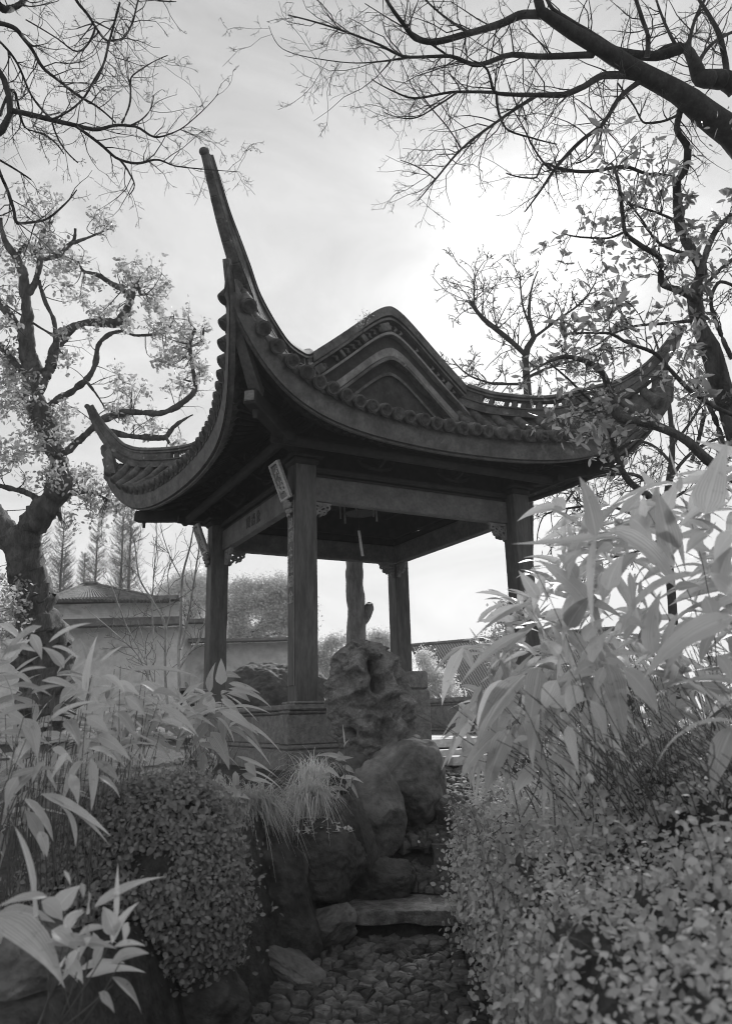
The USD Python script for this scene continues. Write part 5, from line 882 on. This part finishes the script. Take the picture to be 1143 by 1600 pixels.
# pruned trunk behind the scholar rock
LP = [([(556, 1120, 38), (556, 1060, 34), (556, 1010, 31), (557, 985, 30), (556, 950, 28), (554, 915, 27.5), (554, 880, 27.5), (556, 800, 26), (562, 700, 22), (570, 560, 12), (573, 505, 5)], 0), ([(562, 975, 18), (570, 962, 19), (576, 950, 16), (577, 943, 10)], -.1)]
tree('pruned_tree', 'pale pruned trunk with a burl standing behind the scholar rock', LP, 13.6, 213, 'grey_bark', 'twig', None, base=at(556, 1150, 13.6), wob=0.01, nside=18)
# pale sapling with several stems before the garden wall
LK = [([(282, 1110, 5.6), (280, 1062, 5.6), (279, 1018, 5.3), (282, 981, 5.0), (284, 909, 3.7), (298, 849, 2.5), (304, 810, 1.2)], 0), ([(262, 1100, 5.0), (258, 1046, 4.3), (258, 981, 4.0), (237, 937, 3.1), (217, 901, 2.5), (209, 841, 1.9), (200, 810, 0.9)], .1), ([(282, 1015, 3.7), (290, 985, 3.7), (298, 941, 3.4), (306, 889, 2.8), (312, 850, 1.2)], .1), ([(280, 1045, 3.7), (296, 1020, 3.7), (310, 1002, 3.7), (320, 970, 3.1), (330, 930, 1.9)], -.1), ([(252, 1110, 3.1), (229, 1038, 2.5), (197, 977, 2.2), (181, 933, 1.6), (170, 905, 0.9)], .1), ([(240, 1110, 3.1), (219, 1030, 2.5), (180, 990, 1.9), (141, 957, 1.2)], .1), ([(240, 1000, 2.5), (238, 950, 2.2), (240, 900, 1.9), (245, 850, 1.2), (242, 815, 0.6)], .2), ([(258, 985, 2.5), (266, 950, 1.9), (262, 900, 1.5), (280, 860, 0.9)], .1), ([(284, 905, 1.9), (262, 860, 1.5), (250, 820, 1.0)], .1), ([(232, 1060, 1.9), (225, 1010, 1.9), (215, 970, 1.2)], .1)]
tree('sapling', 'pale many stemmed bare sapling before the garden wall', LK, 11.8, 214, 'pale_bark', 'far_twig', (6.0, 0.8, 1, (0, 0, 0.35), 0.006, 0.0026), base=at(275, 1130, 11.8))
# row of tall bare conifers, far left
for i, (px, top_, dd, w, sd) in enumerate(((40, 745, 44, 60, 1), (78, 775, 45, 62, 2), (84, 845, 52, 40, 3), (135, 795, 46, 56, 4), (117, 850, 54, 36, 5), (176, 760, 45, 64, 6), (189, 750, 46, 66, 7), (665, 1000, 120, 12, 8), (690, 996, 120, 10, 9))):
    r = np.random.default_rng(300 + i); far_ = i > 6; b = at(px, 1095 if not far_ else 1100, dd); b[2] = -0.6; tpz = at(px, top_, dd); H = tpz[2] - b[2]
    lab = ['bare conifer half hidden by the leafy tree, leftmost of the row', 'tall bare conifer beside the old tree trunk', 'shorter thin conifer close behind the one by the old trunk', 'bare cone shaped conifer above the roof peak', 'small conifer left of the one above the roof peak', 'left one of the pair of tall conifers over the roof slope', 'right one of the pair of tall conifers over the roof slope', 'tiny far conifer on the skyline just right of the far pillar', 'tiny far conifer further right on the skyline'][i]
    t = thing('conifer', lab, 'tree', b); part('trunk', MB().tube([b, b + ZZ * H * 0.5 + GR * 0.1, b + ZZ * H], [0.15 * H / 14, 0.10 * H / 14, 0.02], 6), 'far_twig' if far_ else 'dark_bark', t, True); m = MB()
    n = 60 if far_ else 380
    for j in range(n):
        k = r.uniform(0.22, 0.98) ** 0.9; z = H * k; L = (1 - k) ** 0.75 * w / FPX * dd * 0.72 * r.uniform(0.5, 1.1) + 0.25; a = r.uniform(0, 6.283); h = np.array([math.cos(a), math.sin(a), 0]); c = b + ZZ * z
        q = np.array([c, c + h * L * 0.4 + ZZ * L * 0.20, c + h * L * 0.75 + ZZ * L * 0.5, c + h * L + ZZ * L * 0.85]); m.tube(q, [0.022, 0.016, 0.011, 0.006], 3, cap=False)
        if not far_:
            for _ in range(4): u = r.uniform(0.25, 1); p = c + h * L * u + ZZ * L * 0.75 * u ** 1.4; g = unit(h + r.normal(size=3) * 0.6 + ZZ * 0.3); m.tube([p, p + g * L * 0.18, p + g * L * 0.34 + ZZ * 0.1], [0.010, 0.008, 0.004], 3, cap=False)
    part('branches', m, 'far_twig', t, True, kind='stuff')
# leafy trees and shrubs behind the pavilion
def leafy(name, label, blobs, d, seed, leaf, nleaf, L, trunks=(), cat='tree', jd=0.6, m_tr='dark_bark'):
    """blobs: (px, py, rx, ry) clumps of the crown; trunks: rows of (px, py, width)."""
    r = np.random.default_rng(seed); t = thing(name, label, cat, at(blobs[0][0], 1105, d)); 
    for i, rows in enumerate(trunks):
        q = limb_pts(rows, d, 0, 0.04, seed + i); part('trunk' if i == 0 else 'branch', MB().tube(q[:, :3], q[:, 3], 7), m_tr, t, True)
    A = np.array([b[2] * b[3] for b in blobs], float); A /= A.sum(); P, N = [], []
    for b, f in zip(blobs, A):
        for _ in range(max(1, int(nleaf * f / 26))):
            v = unit(r.normal(size=3)) * r.uniform(0.35, 1.0) ** 0.5; c = at(b[0] + v[0] * b[2], b[1] - v[2] * b[3], d + v[1] * b[2] * d / FPX * jd); s = L * 2.6
            for _ in range(26): o = r.normal(size=3); P.append(c + o * s * [0.6, 0.6, 0.42]); N.append(unit(r.normal(size=3) * 0.6 + ZZ * 0.8 - FWD * 0.3))
    V, F = small_leaves(np.array(P), np.array(N), L, seed, 0.6, 0.5); V = V[:, [0, 2, 4, 6]]; part('crown', MB().add(V.reshape(-1, 3), (np.array([(0, 1, 2), (0, 2, 3)])[None] + (np.arange(len(V)) * 4)[:, None, None]).reshape(-1, 3)), leaf, t, False, kind='stuff'); return t
leafy('leafy_tree', 'round leafy tree with dark spreading branches behind the left pillar', [(400, 925, 40, 24), (430, 915, 30, 20), (375, 935, 36, 34), (440, 950, 30, 34), (400, 965, 50, 26), (360, 970, 30, 30), (430, 990, 36, 24), (380, 1000, 30, 24), (450, 930, 24, 24), (470, 960, 24, 40)], 30, 401, 'far_leaf', 30000, 0.11, [[(350, 1110, 14), (362, 1060, 11), (372, 1030, 9), (380, 1008, 7), (400, 985, 5), (425, 975, 3)], [(372, 1030, 6), (400, 1000, 4), (440, 990, 3)], [(378, 1010, 5), (372, 985, 4), (362, 960, 2)], [(395, 990, 4), (410, 965, 3), (415, 945, 2)], [(372, 1035, 5), (410, 1010, 4), (450, 1005, 2)]])
leafy('leafy_tree', 'wide leafy tree behind the garden wall left of the pavilion', [(280, 915, 26, 20), (300, 905, 26, 16), (265, 925, 26, 16), (310, 930, 30, 24), (285, 945, 30, 24), (330, 920, 26, 30), (300, 960, 30, 20)], 36, 402, 'far_leaf', 20000, 0.13, [[(300, 1110, 12), (298, 1000, 10), (295, 950, 6)]])
leafy('leafy_tree', 'small leafy tree just right of the near pillar', [(510, 1010, 16, 10), (530, 1000, 14, 10), (500, 1030, 16, 16), (520, 1050, 20, 22), (505, 1080, 18, 18)], 32, 403, 'far_leaf', 9000, 0.11, [[(515, 1110, 6), (516, 1050, 4), (520, 1010, 2)]])
leafy('leafy_tree', 'small leafy tree between the pruned trunk and the far pillar', [(585, 995, 18, 10), (600, 1000, 14, 10), (575, 1010, 16, 8), (598, 1020, 20, 16), (610, 1060, 20, 30)], 32, 404, 'far_leaf', 9000, 0.11, [[(592, 1110, 5), (592, 1040, 4), (590, 1000, 2)]])
leafy('shrub', 'bright feathery shrub behind the dark mound', [(400, 1036, 36, 14), (380, 1045, 20, 12), (425, 1040, 22, 12), (400, 1055, 40, 14)], 24, 405, 'pale_leaf', 7000, 0.08, cat='shrub')
leafy('shrub', 'bright pale shrub right of the stone pier beneath the tiled roof', [(662, 1032, 12, 18), (672, 1050, 14, 16), (690, 1062, 14, 16), (668, 1075, 16, 18), (700, 1080, 16, 14), (685, 1090, 30, 12)], 15, 406, 'pale_leaf', 7000, 0.05, cat='shrub')
leafy('leafy_tree', 'little bright tree in front of the tiled roof beside the right pillar', [(785, 944, 14, 6), (795, 955, 12, 8), (790, 975, 14, 12), (780, 1005, 16, 16), (795, 1030, 16, 16)], 15, 407, 'tree_leaf', 1500, 0.085, [[(800, 1110, 4), (792, 1020, 3), (788, 950, 1.5)]])
leafy('shrub', 'pale shrub at the foot of the old tree', [(10, 960, 30, 24), (30, 940, 20, 16), (15, 990, 40, 20), (40, 1010, 30, 20)], 17, 408, 'pale_leaf', 2600, 0.10, cat='shrub')
leafy('roof_weed', 'weed growing on the ridge left of the gable peak', [(574, 493, 6, 5), (568, 502, 5, 5), (563, 510, 5, 4)], 9.0, 409, 'tree_leaf', 130, 0.022, [[(566, 520, 1.2), (572, 500, 1.0), (577, 489, 0.6)]], cat='weed', m_tr='twig')
# low pale leaves behind the parapets
for lab, x0, x1, y, d, n, sd in (('spiky pale plants behind the far right parapet', 690, 790, 1093, 12.6, 46, 1), ('spiky pale plant between the near pillar and the scholar rock', 496, 520, 1100, 12.6, 16, 2)):
    r = np.random.default_rng(500 + sd); t = thing('low_plants', lab, 'plant', at((x0 + x1) / 2, y + 30, d)); bl = []
    for _ in range(n):
        c = at(r.uniform(x0, x1), y + 14, d + r.normal() * 0.2); h = unit(np.array([r.normal(), r.normal(), 1.1])); L = r.uniform(0.14, 0.32); bl.append(blade(c, c + h * L, 0.04, np.array([0, 0, 0.02]), unit(-FWD + r.normal(size=3) * 0.4), n=6))
    add_blades(t, bl, 'leaf', 'pale_leaf')
# earth mound behind the parapet
def mound():
    d = 17.0; c = at(425, 1075, d); mb = MB(); m = trimesh.creation.icosphere(5); v = m.vertices * [1.35, 1.0, 0.75]; v = v + unit(m.vertices) * (nsub(v, 2.2, 71) * 0.35 + nsub(v, 14, 72, 3) * 0.09)[:, None]; P = c + v[:, :1] * GR + v[:, 1:2] * GF + (v[:, 2:] - 0.22) * ZZ
    t = thing('earth_mound', 'dark rough mound behind the parapet left of the near pillar', 'mound', c - [0, 0, 0.9]); part('earth', MB().add(P, m.faces), 'dark_rock', t, True)
mound()
tblk = thing('stone_block', 'dark square block behind the left bamboo under the leftmost pillar', 'block', at(291, 1110, 7.6)); part('block', MB().box(at(291, 1095, 7.6), (0.14, 0.14, 0.24), bev=0.01), 'gable_dark', tblk); part('block_cap', MB().box(at(291, 1078, 7.6), (0.16, 0.16, 0.03), bev=0.008), 'granite', tblk)
# ------------------------------------------------------------------ buildings
def frame_at(px, d): 
    c = at(px, 1121, d); return c
def wall_block(mb, x0, x1, y0, y1, d, thick, out=0.0):
    """A block whose front shows from (x0, y0) to (x1, y1) at depth d, thick metres deep."""
    a, b = at(x0, (y0 + y1) / 2, d), at(x1, (y0 + y1) / 2, d); z1, z0 = at((x0 + x1) / 2, y0, d)[2], at((x0 + x1) / 2, y1, d)[2]; x = b - a; x[2] = 0; L = np.linalg.norm(x); x /= L; y = np.cross(ZZ, x); c = (a + b) / 2; c[2] = (z0 + z1) / 2
    mb.box(c + y * (thick / 2 - out), (L, thick, z1 - z0), np.stack([x, y, ZZ], 1)); return mb
gb = thing('garden_building', 'low white walled building with a grey hipped tile roof on the left', 'building', at(180, 1135, 20))
part('wall', wall_block(MB(), -60, 283, 980, 1140, 20.0, 5.0), 'white_wall', gb); part('cornice', wall_block(wall_block(MB(), -60, 285, 972, 980, 20.0, 0.5, 0.16), -60, 285, 966, 971.5, 20.0, 0.5, 0.08), 'wall_trim', gb)
cv = MB(); a, b = at(-60, 955, 20), at(282, 955, 20); zt, zb = at(180, 944, 20)[2], at(180, 966, 20)[2]; pr = [(0.02 + 0.22 * k * k, zb + (zt - zb) * k) for k in np.linspace(0, 1, 8)]
xd = unit((b - a) * [1, 1, 0]); od = -np.cross(ZZ, xd); cv.grid(np.array([[p * [1, 1, 0] + od * o + ZZ * z for o, z in pr] + [p * [1, 1, 0] - od * 0.4 + ZZ * zt] for p in (a, b)])[:, ::-1]); part('cove', cv, 'white_wall', gb)
part('eave', wall_block(MB(), -60, 284, 937, 943.5, 20.0, 0.6, 0.32), 'wall_trim', gb)
def tile_roof(par, e0, e1, r0, r1, n, m='roof_tile', rad=0.055, name='roof_plane'):
    """A roof plane from the eave e0-e1 up to the ridge r0-r1 with its rows of tiles."""
    e0, e1, r0, r1 = map(lambda v: np.asarray(v, float), (e0, e1, r0, r1)); s = part(name, MB().add([e0, e1, r1, r0], [(0, 1, 2), (0, 2, 3)]), m, par); mb = MB(); nr = unit(np.cross(e1 - e0, r0 - e0)); nr = nr if nr[2] > 0 else -nr
    for k in np.linspace(0.01, 0.99, n): a, b = e0 + (e1 - e0) * k, r0 + (r1 - r0) * k; mb.tube([a + nr * 0.02, (a + b) / 2 + nr * 0.02, b + nr * 0.02], rad, 6)
    part('tile_rows', mb, m, s, kind='stuff'); return s
e0, e1 = at(74, 939, 19.6), at(262, 941, 19.6); r0, r1 = at(134, 917, 21.8), at(150, 917, 21.8); f0, f1 = at(60, 939, 24.0), at(268, 941, 24.0)
tile_roof(gb, e0, e1, r0, r1, 34, rad=0.05); tile_roof(gb, e1, f1, r1, r1 + GR * 0.02, 16, rad=0.045); tile_roof(gb, f0, e0, r0 - GR * 0.02, r0, 16, rad=0.045)
part('ridge', MB().tube([r0 - GR * 0.2 + ZZ * 0.0, r0 + ZZ * 0.07, r1 + ZZ * 0.07, r1 + GR * 0.2], [0.05, 0.09, 0.09, 0.05], 7), 'ridge_plaster', gb); part('hip', MB().tube([r1 + ZZ * 0.05, e1 + ZZ * 0.05], 0.06, 6), 'ridge_plaster', gb); part('hip', MB().tube([r0 + ZZ * 0.05, e0 + ZZ * 0.05], 0.06, 6), 'ridge_plaster', gb)
gw = thing('garden_wall', 'lower stretch of white garden wall right of the building, beside the leftmost pillar', 'wall', at(330, 1135, 21)); part('wall', wall_block(MB(), 284, 470, 1003, 1140, 21.0, 0.4), 'white_wall', gw); part('upper_wall', wall_block(MB(), 284, 352, 975, 998, 21.0, 0.4, 0.1), 'white_wall', gw); part('coping', wall_block(wall_block(MB(), 284, 352, 968, 974, 21.0, 0.7, 0.25), 284, 470, 998.5, 1002.5, 21.0, 0.5, 0.18), 'wall_trim', gw)
rbd = thing('tiled_roof_hall', 'low hall with a dark tiled roof beyond the far right parapet', 'building', at(800, 1130, 24)); tile_roof(rbd, at(690, 1096, 21.5), at(1010, 1075, 22.0), at(640, 1012, 27.5), at(960, 985, 28.5), 78, 'hall_tile', 0.075)
part('wall', wall_block(MB(), 715, 1000, 1083, 1140, 22.6, 3.0), 'gable_dark', rbd); part('ridge', MB().tube([at(636, 1011, 27.5), at(962, 983, 28.5)], 0.12, 8), 'ridge_plaster', rbd)

# ------------------------------------------------------------------ thin haze of the garden air
usdkit.material(stage, '/World/Looks/haze_air', {'v': ('principled_volume', {'color': (0.92,) * 3, 'density': HAZE, 'anisotropy': 0.2})}, [], volume='v.volume')
hz = top('haze', MB().box((20, 40, 14.0), (280, 300, 32.0)), 'haze_air', kind='stuff')
